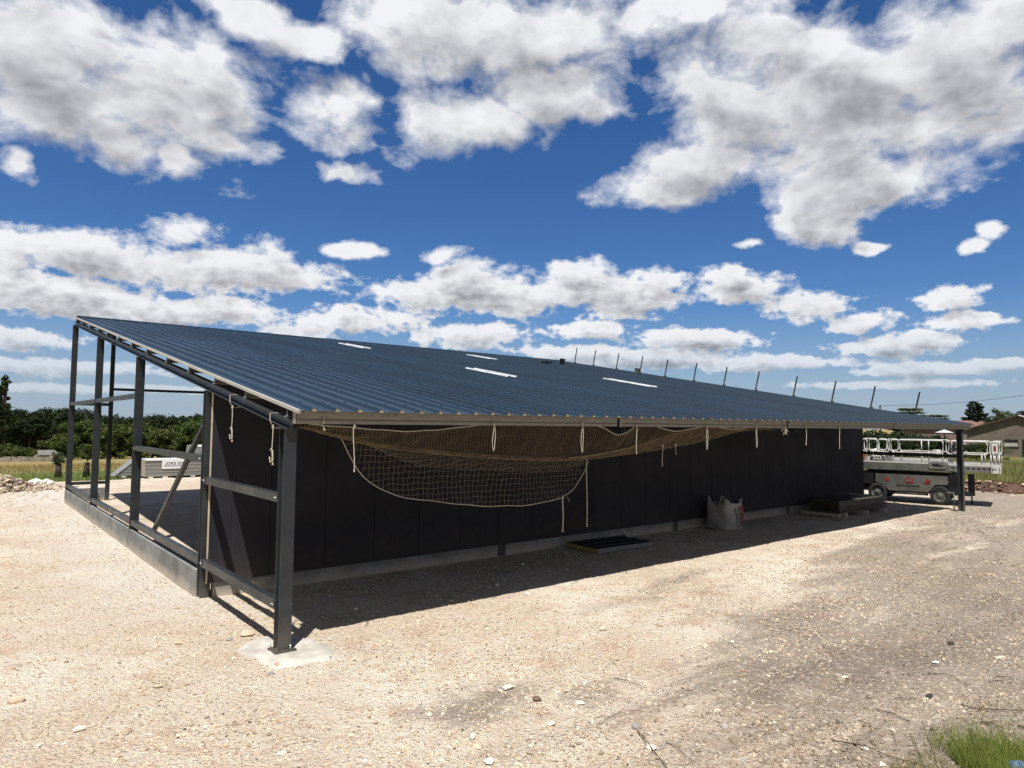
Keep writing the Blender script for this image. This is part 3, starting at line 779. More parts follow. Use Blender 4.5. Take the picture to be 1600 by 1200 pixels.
TOP = [(0.05, 2.69), (0.75, 2.64), (1.55, 2.60), (2.16, 2.64), (2.96, 2.715), (3.8, 2.69), (4.7, 2.73), (5.2, 2.66), (5.5, 2.55), (5.75, 2.58), (6.05, 2.70), (7.1, 2.61), (8.1, 2.70), (9.0, 2.65), (9.75, 2.70), (10.9, 2.68)]
FOLD = [(0.15, 2.65), (0.65, 2.53), (1.34, 2.39), (2.15, 2.29), (3.06, 2.215), (4.08, 2.15), (5.1, 2.138), (6.4, 2.21), (7.5, 2.31), (8.5, 2.425), (9.9, 2.62), (10.9, 2.68)]
INNER = [(4.6, 2.16), (5.11, 2.19), (6.39, 2.35), (7.5, 2.56), (8.3, 2.66), (9.6, 2.69)]
def ytop(x): return -0.275 + 0 * x
def yfold(x): return 0.10 + 0.03 * np.sin(x * 1.3)
net1 = tag(empty('safety_net', (0, 0, 0)), 'long tan safety net slung in a shallow fold along the underside of the eave', 'safety net')
def surf1(x, t):
    zt, zf = cr(x, TOP), cr(x, FOLD)
    y = ytop(x) + (yfold(x) - ytop(x)) * t ** 0.8
    z = zt + (zf - zt) * (t * 0.75 + 0.25 * t * t) - 0.03 * np.sin(math.pi * t)
    z = z + 0.012 * np.sin(x * 9 + t * 7) * np.sin(math.pi * t) + 0.01 * np.sin(x * 23 + 3)* np.sin(math.pi * t)
    return np.stack([x, y, z], -1)
def clipx(x): return np.clip(x, 0.1, 10.85)
lines = []
SH = 0.35
for x0 in np.arange(-0.5, 11.4, 0.050):
    for sgn in (-1, 1):
        t = np.linspace(0, 1, 9); x = x0 + sgn * SH * (t - 0.5) * (0.6 if sgn > 0 else 1.0)
        ok = (x > 0.1) & (x < 10.85)
        if ok.sum() > 2: lines.append(surf1(x[ok], t[ok]))
tubes_np(lines, 0.0024).build('mesh', M_net, net1)
# second layer folded back behind the first, denser: the brown band that runs out to the right
lines = []
def surf2(x, t):
    zi, zf = cr(x, INNER), cr(x, FOLD)
    zi = np.maximum(zi, zf + 0.02)
    return np.stack([x, 0.02 + 0.10 * t + 0.01 * np.sin(x * 11), zi + (zf - zi) * t + 0.012 * np.sin(x * 17 + t * 5)], -1)
for x0 in np.arange(4.5, 9.9, 0.018):
    sgn = 1 if rng.random() < 0.5 else -1
    t = np.linspace(0, 1, 7); x = x0 + sgn * 0.22 * (t - 0.5)
    ok = (x > 4.6) & (x < 9.7)
    if ok.sum() > 2: lines.append(surf2(x[ok], t[ok]) + rng.normal(0, 0.006, 3))
tubes_np(lines, 0.0026).build('folded_layer', M_net, net1)
# the gathered selvedge along the bottom of the fold
lines = []
xs_ = np.arange(0.12, 10.86, 0.12)
for k in range(46):
    a, b2 = np.sort(rng.uniform(0.12, 10.8, 2))
    if k < 20: a, b2 = 0.12, 10.8
    x = xs_[(xs_ >= a) & (xs_ <= b2)]
    if len(x) < 4: continue
    ph = rng.uniform(0, 6.28, 4); R_ = 0.030 * (0.35 + 0.65 * np.sin(math.pi * np.clip((x - 0.1) / 10.8, 0, 1)) ** 0.5) * rng.uniform(0.3, 1.0)
    y = yfold(x) + R_ * np.sin(x * 3.1 + ph[0]) + 0.006 * np.sin(x * 31 + ph[1])
    z = cr(x, FOLD) + 0.012 + R_ * np.cos(x * 2.7 + ph[2]) + 0.008 * np.sin(x * 27 + ph[3])
    lines.append(np.stack([x, y, z], -1))
tubes_np(lines, 0.0042).build('gathered_fold', M_net, net1)
lines = []
xs_ = np.arange(0.05, 10.9, 0.06)
zt = cr(xs_, TOP) + 0.004 * np.sin(xs_ * 12)
tubes_np([np.stack([xs_, ytop(xs_) - 0.004, zt], -1)], 0.0075, 6).build('border_rope', M_rope, net1)
xs_ = np.arange(4.7, 9.6, 0.08)
tubes_np([np.stack([xs_, 0.02 + 0 * xs_, np.maximum(cr(xs_, INNER), cr(xs_, FOLD) + .02)], -1)], 0.011, 5).build('inner_cord', M_net, net1)

# lower net: hangs loose in a bag below the fold
LOW = [(0.80, 2.51), (0.93, 2.28), (1.08, 2.07), (1.32, 1.87), (1.62, 1.72), (1.98, 1.64), (2.59, 1.54), (3.0, 1.475), (3.55, 1.43), (4.0, 1.415), (4.35, 1.425), (4.65, 1.46), (4.93, 1.51), (5.15, 1.62), (5.28, 1.78), (5.40, 1.96), (5.46, 2.12)]
net2 = tag(empty('safety_net', (0, 0, 0)), 'dark square-mesh net drooping in a wide bag below the tan net', 'safety net')
def yl(z): return 0.36 - 0.13 * np.clip((z - 1.4) / 1.1, 0, 1)
def upper(x): return cr(x, FOLD) + 0.005
lines = []
for k, x0 in enumerate(np.arange(0.86, 5.46, 0.084)):
    zb, zt_ = float(cr(np.array([x0]), LOW)[0]), float(upper(np.array([x0]))[0])
    if zt_ - zb < 0.03: continue
    t = np.linspace(0, 1, 12); z = zb + (zt_ - zb) * t
    edge = math.exp(-(x0 - 0.85) / 0.5) * 0.16 - math.exp(-(5.45 - x0) / 0.35) * 0.10
    x = x0 + edge * np.sin(t * 2.2) * 0.6 + 0.010 * np.sin(z * 24 + k * 2.4) + 0.02 * np.sin(t * 3.1 + k * .35)
    y = yl(z) + 0.03 * np.sin(x * 2.6 + t * 2) + 0.05 * np.sin(t * math.pi)
    lines.append(np.stack([x, y, z], -1))
for j in range(1, 19):
    # rows follow the sag of the bottom cord near the bottom and pack together near the top
    h = j * 0.084
    x = np.arange(0.86, 5.46, 0.07); zb = cr(x, LOW); zt_ = upper(x)
    base_ = 1.42 + h
    z = np.where(True, base_ + 0.25 * (zb - 1.42) * np.exp(-h / 0.35) * (zb < 1.75) + 0.008 * np.sin(x * 14 + j), 0)
    ok = (z > zb + 0.015) & (z < zt_)
    i = np.where(ok)[0]
    if len(i) < 3: continue
    for seg in np.split(i, np.where(np.diff(i) > 1)[0] + 1):
        if len(seg) < 3: continue
        xx, zz = x[seg], z[seg]
        lines.append(np.stack([xx, yl(zz) + 0.03 * np.sin(xx * 2.6) + 0.05 * np.sin(math.pi * np.clip((zz - zb[seg]) / (zt_[seg] - zb[seg] + .01), 0, 1)), zz], -1))
# slack rows crumpled together right under the fold
for j in range(9):
    x = np.arange(0.95 + 0.05 * j, 5.35, 0.05); zt_ = upper(x); o = 0.03 + 0.022 * j
    z = zt_ - o * smooth(x, 0.9, 2.2) * (1 - 0.5 * smooth(x, 4.6, 5.4)) + 0.010 * np.sin(x * 26 + j * 2)
    lines.append(np.stack([x, yl(z) + 0.02 * np.sin(x * 7 + j), z], -1))
tubes_np(lines, 0.0025).build('mesh', M_netg, net2)
x = np.arange(0.80, 5.47, 0.05); z = cr(x, LOW) + 0.006 * np.sin(x * 9)
tubes_np([np.stack([x, yl(z) + 0.03 * np.sin(x * 2.6), z], -1)], 0.0065, 6).build('border_rope', M_rope, net2)
# short cord end at the right-hand corner
tubes_np([[(4.97, 0.34, 1.50), (4.99, 0.33, 1.45), (5.02, 0.33, 1.40)]], 0.006, 5).build('cord_end', M_net, net2)

# ------------------------------------------------------------------ white tie ropes
def rope_loop(name, label, x, y, z0, z1, kind='loop', group='white tie ropes hanging from the eave', drop=0.0, axis_='x', r=0.0068, tail=0.0, wrap=None):
    """z0 knot height, z1 lowest point; hanging doubled loop or a single tail"""
    root = tag(empty(name, (x, y, z0)), label, 'rope', group)
    h = z0 - z1; ex = Vector((1, 0, 0)) if axis_ == 'x' else Vector((0, 1, 0)); ph = rng.uniform(0, 6)
    def pt(a, z, o=0.0): v = ex * a + Vector((0, -o, z)) if axis_ == 'x' else ex * a + Vector((-o, 0, z)); return tuple(v)
    mb = MB()
    if kind == 'loop':
        n = 20; pts = []
        for i in range(n + 1):
            t = i / n; w = 0.026 * math.sin(math.pi * min(1, t * 1.0)) ** 1.2 * (0.3 + 0.9 * t)
            pts.append(pt(-w * (1 if t < .95 else 1) + 0.006 * math.sin(t * 5 + ph), -h * t))
        for i in range(n, -1, -1):
            t = i / n; w = 0.026 * math.sin(math.pi * min(1, t)) ** 1.2 * (0.3 + 0.9 * t)
            pts.append(pt(w * 0.8 + 0.012 + 0.006 * math.sin(t * 5 + ph), -h * t * 0.985))
        mb.tube(pts, r * 0.85, 6)
    elif kind == 'tail':
        n = 14
        mb.tube([pt(0.012 * math.sin(i / n * 4 + ph), -h * i / n) for i in range(n + 1)], r, 6)
        mb.tube([pt(0.012 * math.sin(4 + ph), -h + 0.03), pt(0.012 * math.sin(4 + ph), -h)], [r, r * 1.9], 7)
    elif kind == 'bow':      # long cord that ends in a small open loop with its frayed end beside it
        s1 = h * 0.60; n = 10
        mb.tube([pt(0.008 * math.sin(i / n * 4 + ph), -s1 * i / n) for i in range(n + 1)], r, 6)
        lp = []
        for i in range(19):
            a = -math.pi / 2 + i / 18 * 2 * math.pi * 0.86
            lp.append(pt(0.042 + 0.042 * math.cos(a + math.pi * 0.72), -s1 - 0.07 + 0.085 * math.sin(a + math.pi * 0.72)))
        mb.tube(lp, r * 0.95, 6)
        mb.tube([pt(0.0, -s1), pt(-0.02, -s1 - 0.05), pt(-0.03, -h * 0.88), pt(-0.028, -h * 0.97)], r, 6)
        mb.tube([pt(-0.028, -h * 0.94), pt(-0.034, -h)], [r * 0.9, r * 2.3], 7)
    mb.build('hanging_cord', M_rope, root)
    k = MB(); k.tube([pt(-0.012, 0.028), pt(0.004, 0.014), pt(0.0, -0.004), pt(-0.002, -0.028)], [0.006, 0.015, 0.017, 0.006], 8)
    k.build('knot', M_rope, root)
    w = MB()
    if wrap == 'rafter':
        zr = RB + 0.172 * y
        d = zr + 0.120 - z0
        w.tube([(0.0, 0.0, 0.0), (-0.028, -0.01, 0.05), (-0.038, 0.0, d * 0.5), (-0.032, 0.02, d + 0.006), (0.05, 0.03, d + 0.012), (0.16, 0.03, d + 0.006), (0.19, 0.02, d * 0.5), (0.16, 0.0, 0.02), (0.04, 0, 0.0)], r * 0.75, 6)
        for v in (): pass
    elif wrap == 'eave':
        up = (rz(YEV) - 0.005) - z0; yf = YEV - 0.012 - y
        w.tube([(0, 0, 0), (0.004, yf, 0.03), (0.010, yf, up * 0.6), (0.004, yf, up), ], r * 0.6, 6)
    if w.v: w.build('lashing', M_rope, root)
    return root
WR = 'white tie ropes hanging from the eave'
rope_loop('rope', 'white cord with a looped end on the gable beam, farther from the corner post', -0.095, 1.82, 2.90, 2.42, 'bow', 'white cords on the gable beam', axis_='y', wrap='rafter')
rope_loop('rope', 'white cord with a looped end hanging from the gable beam right beside the corner post', -0.095, 0.25, 2.64, 2.18, 'bow', 'white cords on the gable beam', axis_='y', wrap='rafter')
yv = YEV - 0.022
rope_loop('rope', 'short white cord tying the first corner of the tan net to the eave', 0.30, yv, 2.71, 2.60, 'tail', WR, wrap='eave')
rope_loop('rope', 'leftmost long white cord on the eave, at the drooping net\'s left edge', 0.70, yv, 2.66, 2.10, 'tail', WR)
rope_loop('rope', 'white doubled loop in front of the middle of the drooping net', 2.87, yv, 2.70, 2.32, 'loop', WR, wrap='eave')
rope_loop('rope', 'narrow white loop on the eave just above the right end of the drooping net', 4.655, yv, 2.73, 2.27, 'loop', WR, wrap='eave')
rope_loop('rope', 'single white cord hanging just right of the first joint in the eave', 5.98, yv, 2.70, 2.21, 'tail', WR, wrap='eave')
rope_loop('rope', 'longest single cord below the right-hand fold of the tan net', 7.09, 0.0, 2.33, 1.96, 'tail', WR)
rope_loop('rope', 'short thin cord showing under the tan net, left of a white loop', 7.48, 0.0, 2.34, 2.16, 'tail', WR, r=0.006)
rope_loop('rope', 'white loop where the tan net narrows to its right-hand tip', 8.02, yv, 2.69, 2.26, 'loop', WR, wrap='eave')
rope_loop('rope', 'white loop on the eave left of the knotted bundle', 9.75, yv, 2.68, 2.27, 'loop', WR, wrap='eave')
rope_loop('rope', 'white cord on the eave just right of the knotted bundle', 11.81, yv, 2.69, 2.30, 'tail', WR, wrap='eave', r=0.008)
rope_loop('rope', 'rightmost white cord on the eave, hanging near the far end of the wall', 13.42, yv, 2.69, 2.19, 'tail', WR, wrap='eave', r=0.008)
rope_loop('rope', 'brown rope with a long loop below the right end of the drooping net', 5.40, 0.30, 2.12, 0.96, 'tail', 'ropes dangling from the drooping net', r=0.008)
rope_loop('rope', 'pale rope with a knotted end hanging from the bottom edge of the drooping net', 4.86, 0.33, 1.49, 0.92, 'tail', 'ropes dangling from the drooping net', r=0.010)
b = tag(empty('rope', (10.95, -0.30, 2.62)), 'knotted bundle of white cord at the second joint in the eave', 'rope')
mb = MB()
for i in range(9):
    a = rng.uniform(-0.17, 0.17, 3) * (1, .25, .6); c_ = rng.uniform(-0.17, 0.17, 3) * (1, .25, .6)
    mb.tube([tuple(a), tuple((a + c_) / 2 + (0, 0, 0.05)), tuple(c_)], 0.010, 5)
mb.build('hanging_cord', M_rope, b)

# ------------------------------------------------------------------ big bag of builder's sand
bag = tag(empty('bulk_bag', (12.95, 2.55, 0.0), math.radians(-4)), 'grey-white woven bulk bag with red print standing by the plinth', 'bulk bag')
M_bag = mat('woven_bag', (0.36, 0.35, 0.32), 0.85, 0.0, 0.12, 4.0, 0.4, 18)
def bag_pt(u, v, s=0.345, H=0.74):
    """u 0..4 round the four sides, v 0..1 up"""
    k = int(u) % 4; f = u - int(u); a = -1 + 2 * f
    c_ = [(a, -1), (1, a), (-a, 1), (-1, -a)][k]
    bulge = 1 + 0.16 * math.sin(math.pi * min(1, v * 1.15)) * (1 - a * a) + 0.04 * math.sin(3 * a + v * 7)
    w = s * (1 - 0.05 * v)
    z = H * v * (1 + 0.02 * math.sin(u * 5)) + (0.10 * abs(a) ** 5 * v ** 6) - 0.06 * (1 - a * a) * v ** 4
    x, y = (c_[0] * (bulge if k in (1, 3) else 1), c_[1] * (bulge if k in (0, 2) else 1))
    r = 0.93 if abs(a) > 0.97 else 1.0
    wr = 0.010 * math.sin(u * 13 + v * 9) + 0.008 * math.sin(v * 31 + u * 7)
    return (x * w * r + wr, y * w * r + wr, z)
NU, NV = 48, 16
vs = [bag_pt(4 * i / NU, j / NV) for j in range(NV + 1) for i in range(NU)]
fs = [(j * NU + i, j * NU + (i + 1) % NU, (j + 1) * NU + (i + 1) % NU, (j + 1) * NU + i) for j in range(NV) for i in range(NU)]
n0 = len(vs)
for j, (sc2, dz) in enumerate(((0.90, -0.06), (0.55, -0.03), (0.02, 0.0))):
    for i in range(NU):
        x, y, z = bag_pt(4 * i / NU, 1.0); vs.append((x * sc2, y * sc2, 0.66 + dz + 0.02 * math.sin(i)))
    a0 = NU * (NV + 1 + j - 1) if j else NU * NV
    b0 = NU * (NV + 1 + j)
    fs += [(a0 + i, a0 + (i + 1) % NU, b0 + (i + 1) % NU, b0 + i) for i in range(NU)]
mb = MB(); mb.sm = True; mb.add(vs, fs); mb.build('body', M_bag, bag)
for cx, cy in ((-1, -1), (1, -1), (1, 1), (-1, 1)):
    mb = MB(); X, Y = cx * 0.30, cy * 0.30
    hh = 0.03 if (cx, cy) != (-1, 1) else 0.09
    mb.sm = True
    for w in np.linspace(-0.03, 0.03, 4):
        pass
    pts = [(X * 1.02, Y * 0.75, 0.66), (X * 1.04, Y * 0.85, 0.74 + hh * .6), (X * 1.02, Y * 1.0, 0.76 + hh), (X * 0.85, Y * 1.04, 0.74 + hh * .6), (X * 0.75, Y * 1.02, 0.66)]
    mb.tube(pts, [0.034, 0.028, 0.024, 0.028, 0.034], 6); mb.build('lifting_strap', M_bag, bag)
mb = MB(); mb.tube([(-0.36, 0.25, 0.72), (-0.44, 0.20, 0.55), (-0.43, 0.15, 0.44), (-0.39, 0.13, 0.5), (-0.37, 0.16, 0.66)], 0.012, 6); mb.build('loose_cord', M_rope, bag)
def patch(name, u0, u1, v0, v1, m_, off=0.006, nu=8, nv=8):
    vs = []
    for j in range(nv + 1):
        for i in range(nu + 1):
            u = u0 + (u1 - u0) * i / nu; x, y, z = bag_pt(u, v0 + (v1 - v0) * j / nv)
            k = int(u); d = [(0, -1), (1, 0), (0, 1), (-1, 0)][k % 4]
            vs.append((x + d[0] * off, y + d[1] * off, z))
    mb = MB(); mb.add(vs, [(j * (nu + 1) + i, j * (nu + 1) + i + 1, (j + 1) * (nu + 1) + i + 1, (j + 1) * (nu + 1) + i) for j in range(nv) for i in range(nu)])
    return mb.build(name, m_, bag)
# print on the two faces one sees: k=3 faces -x, k=0 faces -y
pr = patch('print', 0.66, 0.97, 0.18, 0.86, M_red)
patch('print', 0.60, 0.78, 0.26, 0.74, M_offwhite, 0.010)
patch('print', 0.64, 0.70, 0.34, 0.44, M_red, 0.013); patch('print', 0.64, 0.70, 0.54, 0.62, M_red, 0.013)
for k in range(8): patch('lettering', 0.43, 0.50, 0.22 + k * 0.066, 0.22 + k * 0.066 + 0.050, M_black, 0.009, 2, 2)
patch('lettering', 0.55, 0.86, 0.13, 0.15, M_black, 0.009, 6, 1); patch('lettering', 0.55, 0.86, 0.075, 0.09, M_black, 0.009, 6, 1)

# ------------------------------------------------------------------ offcuts of wall panel on the ground
M_dark = mat('dark_panel_face', (0.012, 0.013, 0.015), 0.45, 0.0, 0.1, 2.0, spec=0.3)
M_yel = mat('yellow_foam_edge', (0.34, 0.22, 0.06), 0.85, 0.0, 0.2, 9)
M_grey = mat('grey_panel_face', (0.20, 0.20, 0.19), 0.5, 0.0, 0.1, 2.0)
oc = tag(empty('panel_offcut', (8.1, 2.45, 0.0), math.radians(-3)), 'dark ribbed panel offcut with a yellow foam end lying flat in the shade', 'panel offcut')
def offcut(lo, hi, ribs=3):
    x0, y0, z0 = lo; x1, y1, z1 = hi
    b = MB(); b.box((x0, y0, z0 + 0.012), (x1, y1, z1)); f = b.build('foam_core', M_yel, oc)
    b = MB(); b.box((x0 - 0.004, y0 - 0.012, z0), (x1 + 0.01, y1 + 0.008, z0 + 0.012)); b.box((x0 + 0.01, y0 - 0.012, z0 + 0.012), (x1 + 0.01, y0 - 0.004, z1 + 0.006)); b.build('lower_skin', M_grey, oc)
    b = MB(); b.box((x0 - 0.004, y0 - 0.003, z1), (x1 + 0.01, y1 + 0.003, z1 + 0.008))
    for k in range(ribs):
        yy_ = y0 + (k + 0.5) * (y1 - y0) / ribs
        b.prism([(-0.045, 0), (0.045, 0), (0.025, 0.035), (-0.025, 0.035)], (x0 - 0.004, yy_, z1 + 0.008), (x1 + 0.01 + 0.12 * (k - 1) * 0, yy_, z1 + 0.008))
    b.build('upper_skin', M_dark, oc)
offcut((-0.62, -0.50, 0.02), (1.02, 0.48, 0.11))

# ------------------------------------------------------------------ stack of dark profiled sheets on battens
M_sheet = mat('dark_sheet_edge', (0.045, 0.045, 0.048), 0.4, 0.1, 0.15, 3.0)
M_brn = mat('brown_foam_edge', (0.075, 0.055, 0.028), 0.9, 0.0, 0.25, 9)
stk = tag(empty('sheet_stack', (18.55, 2.06, 0.0), math.radians(-3)), 'stack of black profiled sheets on pale timber battens in the shade beside the long wall', 'sheet stack')
for k in range(8):
    b = MB(); z = 0.14 + 0.044 * k; x0, x1 = -0.95 + rng.uniform(-.02, .02), 2.05 + rng.uniform(-.03, .03); y0, y1 = -0.46 + rng.uniform(-.012, .012), 0.50
    pr = [(y0, 0), (y0, 0.034), (y0 + 0.03, 0.036)]
    b.box((x0, y0 + 0.03, z), (x1, y1, z + 0.026)); b.box((x0, y0, z + 0.022), (x1, y0 + 0.02, z + 0.036))
    b.build('profiled_sheet', M_sheet, stk)
    b = MB(); b.box((x0 - 0.006, y0 + 0.025, z + 0.002), (x0, y1 - 0.01, z + 0.030)); b.build('sheet_end', M_brn, stk)
M_gwood = mat('grey_batten', (0.46, 0.43, 0.36), 0.85, 0.0, 0.25, 5, stretch=(1, 6, 6))
b = MB(); b.box((-1.25, -0.60, 0.055), (-1.16, 0.62, 0.135)); b.build('batten', M_gwood, stk)
for x0 in (-0.72, 0.55, 1.72):
    b = MB(); b.box((x0, -0.53, 0.0), (x0 + 0.09, 0.55, 0.135)); b.build('batten', M_gwood, stk)
b = MB(); b.box((-0.1, -0.5, 0.495), (1.35, -0.40, 0.545)); b.box((1.28, -0.52, 0.495), (1.37, 0.4, 0.547)); b.build('top_batten', M_gwood, stk)

# ------------------------------------------------------------------ scissor lift
M_lift = mat('grimy_lift_body', (0.115, 0.113, 0.10), 0.5, 0.0, 0.3, 1.8)
LX = 24.5
LROT = math.radians(13); LROOT = (24.075, 1.2625); LSY = 0.955
def lift_pt(x, y, z):
    y = (y - 1.4) * LSY
    return (LROOT[0] + x * math.cos(LROT) - y * math.sin(LROT), LROOT[1] + x * math.sin(LROT) + y * math.cos(LROT), z)
lift = tag(empty('scissor_lift', (*LROOT, 0.0), LROT), 'white scissor lift with railings, parked beyond the far end of the shed', 'scissor lift')
def B(name, lo, hi, m_, par=None, bev=0):
    b = MB(); b.box((lo[0], lo[1] - 1.4, lo[2]), (hi[0], hi[1] - 1.4, hi[2])); return b.build(name, m_, par or lift)
WD = 2.15
# chassis box with cut corners over the wheels (side outline in y,z)
def side_prism(name, outline, x0, x1, m_, par=None):
    b = MB(); n = len(outline)
    vs = [(x0, y - 1.4, z) for y, z in outline] + [(x1, y - 1.4, z) for y, z in outline]
    b.add(vs, [(i, i + n, (i + 1) % n + n, (i + 1) % n) for i in range(n)] + [tuple(range(n)), tuple(range(2 * n - 1, n - 1, -1))])
    return b.build(name, m_, par or lift)
ch = side_prism('chassis', [(1.03, 1.01), (1.03, 0.72), (1.42, 0.70), (1.66, 0.42), (2.96, 0.42), (3.2, 0.66), (3.42, 0.70), (3.42, 1.01)], 0.03, 0.14, M_lift)
side_prism('chassis', [(1.03, 1.01), (1.03, 0.72), (1.42, 0.70), (1.66, 0.42), (2.96, 0.42), (3.2, 0.66), (3.42, 0.70), (3.42, 1.01)], WD - 0.14, WD - 0.03, M_lift)
B('underframe', (0.16, 0.75, 0.36), (WD - 0.16, 3.9, 0.60), M_black)
B('counter_frame', (0.1, 0.72, 0.62), (WD - 0.1, 1.00, 1.08), M_black)
B('counter_frame', (0.1, 3.5, 0.62), (WD - 0.1, 3.9, 1.08), M_black)
for dz in (0.30, 0.34): pass
b = MB()
for y0_, y1_ in ((1.66, 2.96),): b.cyl((0.08, y0_ - 1.4, 0.33), (0.08, y1_ - 1.4, 0.33), 0.035, 8)
b.build('side_rail', M_black, lift)
# folded scissor arms
for k in range(3):
    b = MB()
    for xx in (0.42, WD - 0.42):
        s_ = 1 if k % 2 else -1
        b.bar((xx + 0.07 * s_, 0.95 - 1.4, 1.045 + 0.042 * k + 0.012 * s_), (xx + 0.07 * s_, 3.75 - 1.4, 1.045 + 0.042 * k - 0.012 * s_), 0.06, 0.036)
    b.build('scissor_arm', M_black, lift)
B('scissor_base', (0.3, 0.9, 0.98), (WD - 0.3, 3.8, 1.035), M_black)
# wheels
for (xx, yy_) in ((0.0, 1.28), (0.0, 3.36), (WD, 1.28), (WD, 3.36)):
    w = MB(); s_ = 1 if xx == 0 else -1; r = 0.335; wd = 0.26
    prf = [(0.012, r * 0.62), (0.0, r * 0.74), (0.0, r * 0.80), (0.012, r * 0.93), (0.035, r * 0.985), (0.07, r), (wd - 0.07, r), (wd - 0.035, r * 0.985), (wd - 0.012, r * 0.93), (wd, r * 0.80), (wd, r * 0.3)]
    K = 36; vs = []
    for a_, rr in prf:
        for i in range(K):
            t = 2 * math.pi * i / K; q = rr * (1.0 if (i % 2 == 0 or rr < r * .95) else 0.965)
            vs.append((xx + s_ * a_, yy_ - 1.4 + q * math.cos(t), 0.335 + q * math.sin(t)))
    w.sm = False
    w.add(vs, [(j * K + i, j * K + (i + 1) % K, (j + 1) * K + (i + 1) % K, (j + 1) * K + i) for j in range(len(prf) - 1) for i in range(K)])
    wh = w.build('wheel', M_rubber, lift)
    rm = MB(); K = 28; prf = [(0.012, r * 0.66), (0.03, r * 0.62), (0.06, r * 0.55), (0.045, r * 0.34), (0.020, r * 0.20), (0.010, 0.001)]
    vs = [(xx + s_ * a_, yy_ - 1.4 + rr * math.cos(2 * math.pi * i / K), 0.335 + rr * math.sin(2 * math.pi * i / K)) for a_, rr in prf for i in range(K)]
    rm.sm = True; rm.add(vs, [(j * K + i, j * K + (i + 1) % K, (j + 1) * K + (i + 1) % K, (j + 1) * K + i) for j in range(len(prf) - 1) for i in range(K)])
    rm.build('rim', M_lift, wh)
    nb = MB()
    for i in range(8):
        t = 2 * math.pi * i / 8; nb.cyl((xx + s_ * 0.045, yy_ - 1.4 + 0.12 * math.cos(t), 0.335 + 0.12 * math.sin(t)), (xx + s_ * 0.015, yy_ - 1.4 + 0.12 * math.cos(t), 0.335 + 0.12 * math.sin(t)), 0.012, 6)
    tag(nb.build('wheel_nuts', M_black, wh), None, None, kind='stuff')
lift.scale = (1, LSY, 1)
# platform
B('deck', (0.05, 1.0, 1.17), (WD - 0.05, 4.2, 1.43), M_lift)
B('deck', (0.16, -0.56, 1.20), (WD - 0.16, 1.05, 1.40), M_offwhite)
b = MB()
for yq in np.arange(-0.3, 1.0, 0.16): b.box((0.152, yq - 1.4, 1.30), (0.158, yq + 0.09 - 1.4, 1.345))
tag(b.build('deck_slots', M_black, lift), None, None, kind='stuff')
B('toe_board', (0.05, 1.35, 1.435), (0.075, 4.2, 1.485), M_white); B('toe_board', (WD - 0.075, 1.0, 1.435), (WD - 0.05, 4.2, 1.56), M_white)
B('toe_board', (0.16, -0.56, 1.403), (0.185, 1.0, 1.475), M_white); B('toe_board', (WD - 0.185, -0.56, 1.403), (WD - 0.16, 1.0, 1.475), M_white)
def rail_frame(x, y0, y1, z0, z1, mids=(), name='guard_rail', r=0.021):
    """rounded rectangular frame plus posts to the deck"""
    b = MB(); c_ = 0.07; pts = []
    for cy_, cz, a0 in ((y1 - c_, z1 - c_, 0), (y0 + c_, z1 - c_, 90), (y0 + c_, z0 + c_, 180), (y1 - c_, z0 + c_, 270)):
        for k in range(4):
            a = math.radians(a0 + k * 30); pts.append((x, cy_ + c_ * math.cos(a) - 1.4, cz + c_ * math.sin(a)))
    pts.append(pts[0]); b.tube(pts, r, 7)
    g_ = b.build(name, M_white, lift)
    for ym, za, zb in mids:
        b = MB(); b.cyl((x, ym - 1.4, za), (x, ym - 1.4, zb), r, 7); b.build('post', M_white, g_)
    return g_
for xx in (0.07, WD - 0.07):
    rail_frame(xx, 1.15, 2.86, 1.83, 2.27, [(1.84, 1.83, 2.27), (1.84, 1.48, 1.83), (1.17, 1.48, 1.83), (2.80, 1.48, 1.83)])
    rail_frame(xx, 2.92, 3.30, 1.83, 2.27, [(3.1, 1.48, 1.83)]); rail_frame(xx, 3.34, 3.62, 1.84, 2.28, [(3.5, 1.48, 1.84)]); rail_frame(xx, 3.70, 4.18, 1.84, 2.28, [(4.1, 1.48, 1.84)])
for xx in (0.18, WD - 0.18):
    rail_frame(xx, -0.20, 1.06, 1.81, 2.26, [(0.0 - 0.03, 1.47, 1.81), (0.88, 1.47, 2.24), (0.74, 1.47, 2.24)])
    rail_frame(xx, -0.56, -0.28, 1.81, 2.26, [(-0.30, 1.47, 1.81), (-0.54, 1.47, 1.81), (-0.42, 1.47, 1.81)])
for yq in (-0.56, 4.18):
    x0_, x1_ = (0.18, WD - 0.18) if yq < 0 else (0.07, WD - 0.07)
    for z in (2.26, 1.83):
        b = MB(); b.cyl((x0_, yq - 1.4, z), (x1_, yq - 1.4, z), 0.02, 7); b.build('end_rail', M_white, lift)
B('end_plate', (0.13, -0.60, 1.18), (0.155, -0.30, 1.46), M_white)
B('end_board', (0.14, -0.52, 1.86), (0.165, -0.33, 2.22), M_white)
B('sticker', (0.132, -0.46, 1.95), (0.138, -0.39, 2.12), M_red)
b = MB()
for k in range(5): b.box((0.122, -0.50 + 0.025 * k - 1.4 + 0.035, 1.30), (0.128, -0.485 + 0.025 * k - 1.4 + 0.035, 1.335))
b.build('lettering', M_dkred, lift)
b = MB()
for yq in (-0.56, -0.35):
    b.tube([(0.125, yq - 1.4 + 0.02, 1.22), (0.124, yq - 1.4, 1.30), (0.125, yq - 1.4 + 0.02, 1.38)], 0.01, 5)
b.build('bracket', M_dkred, lift)
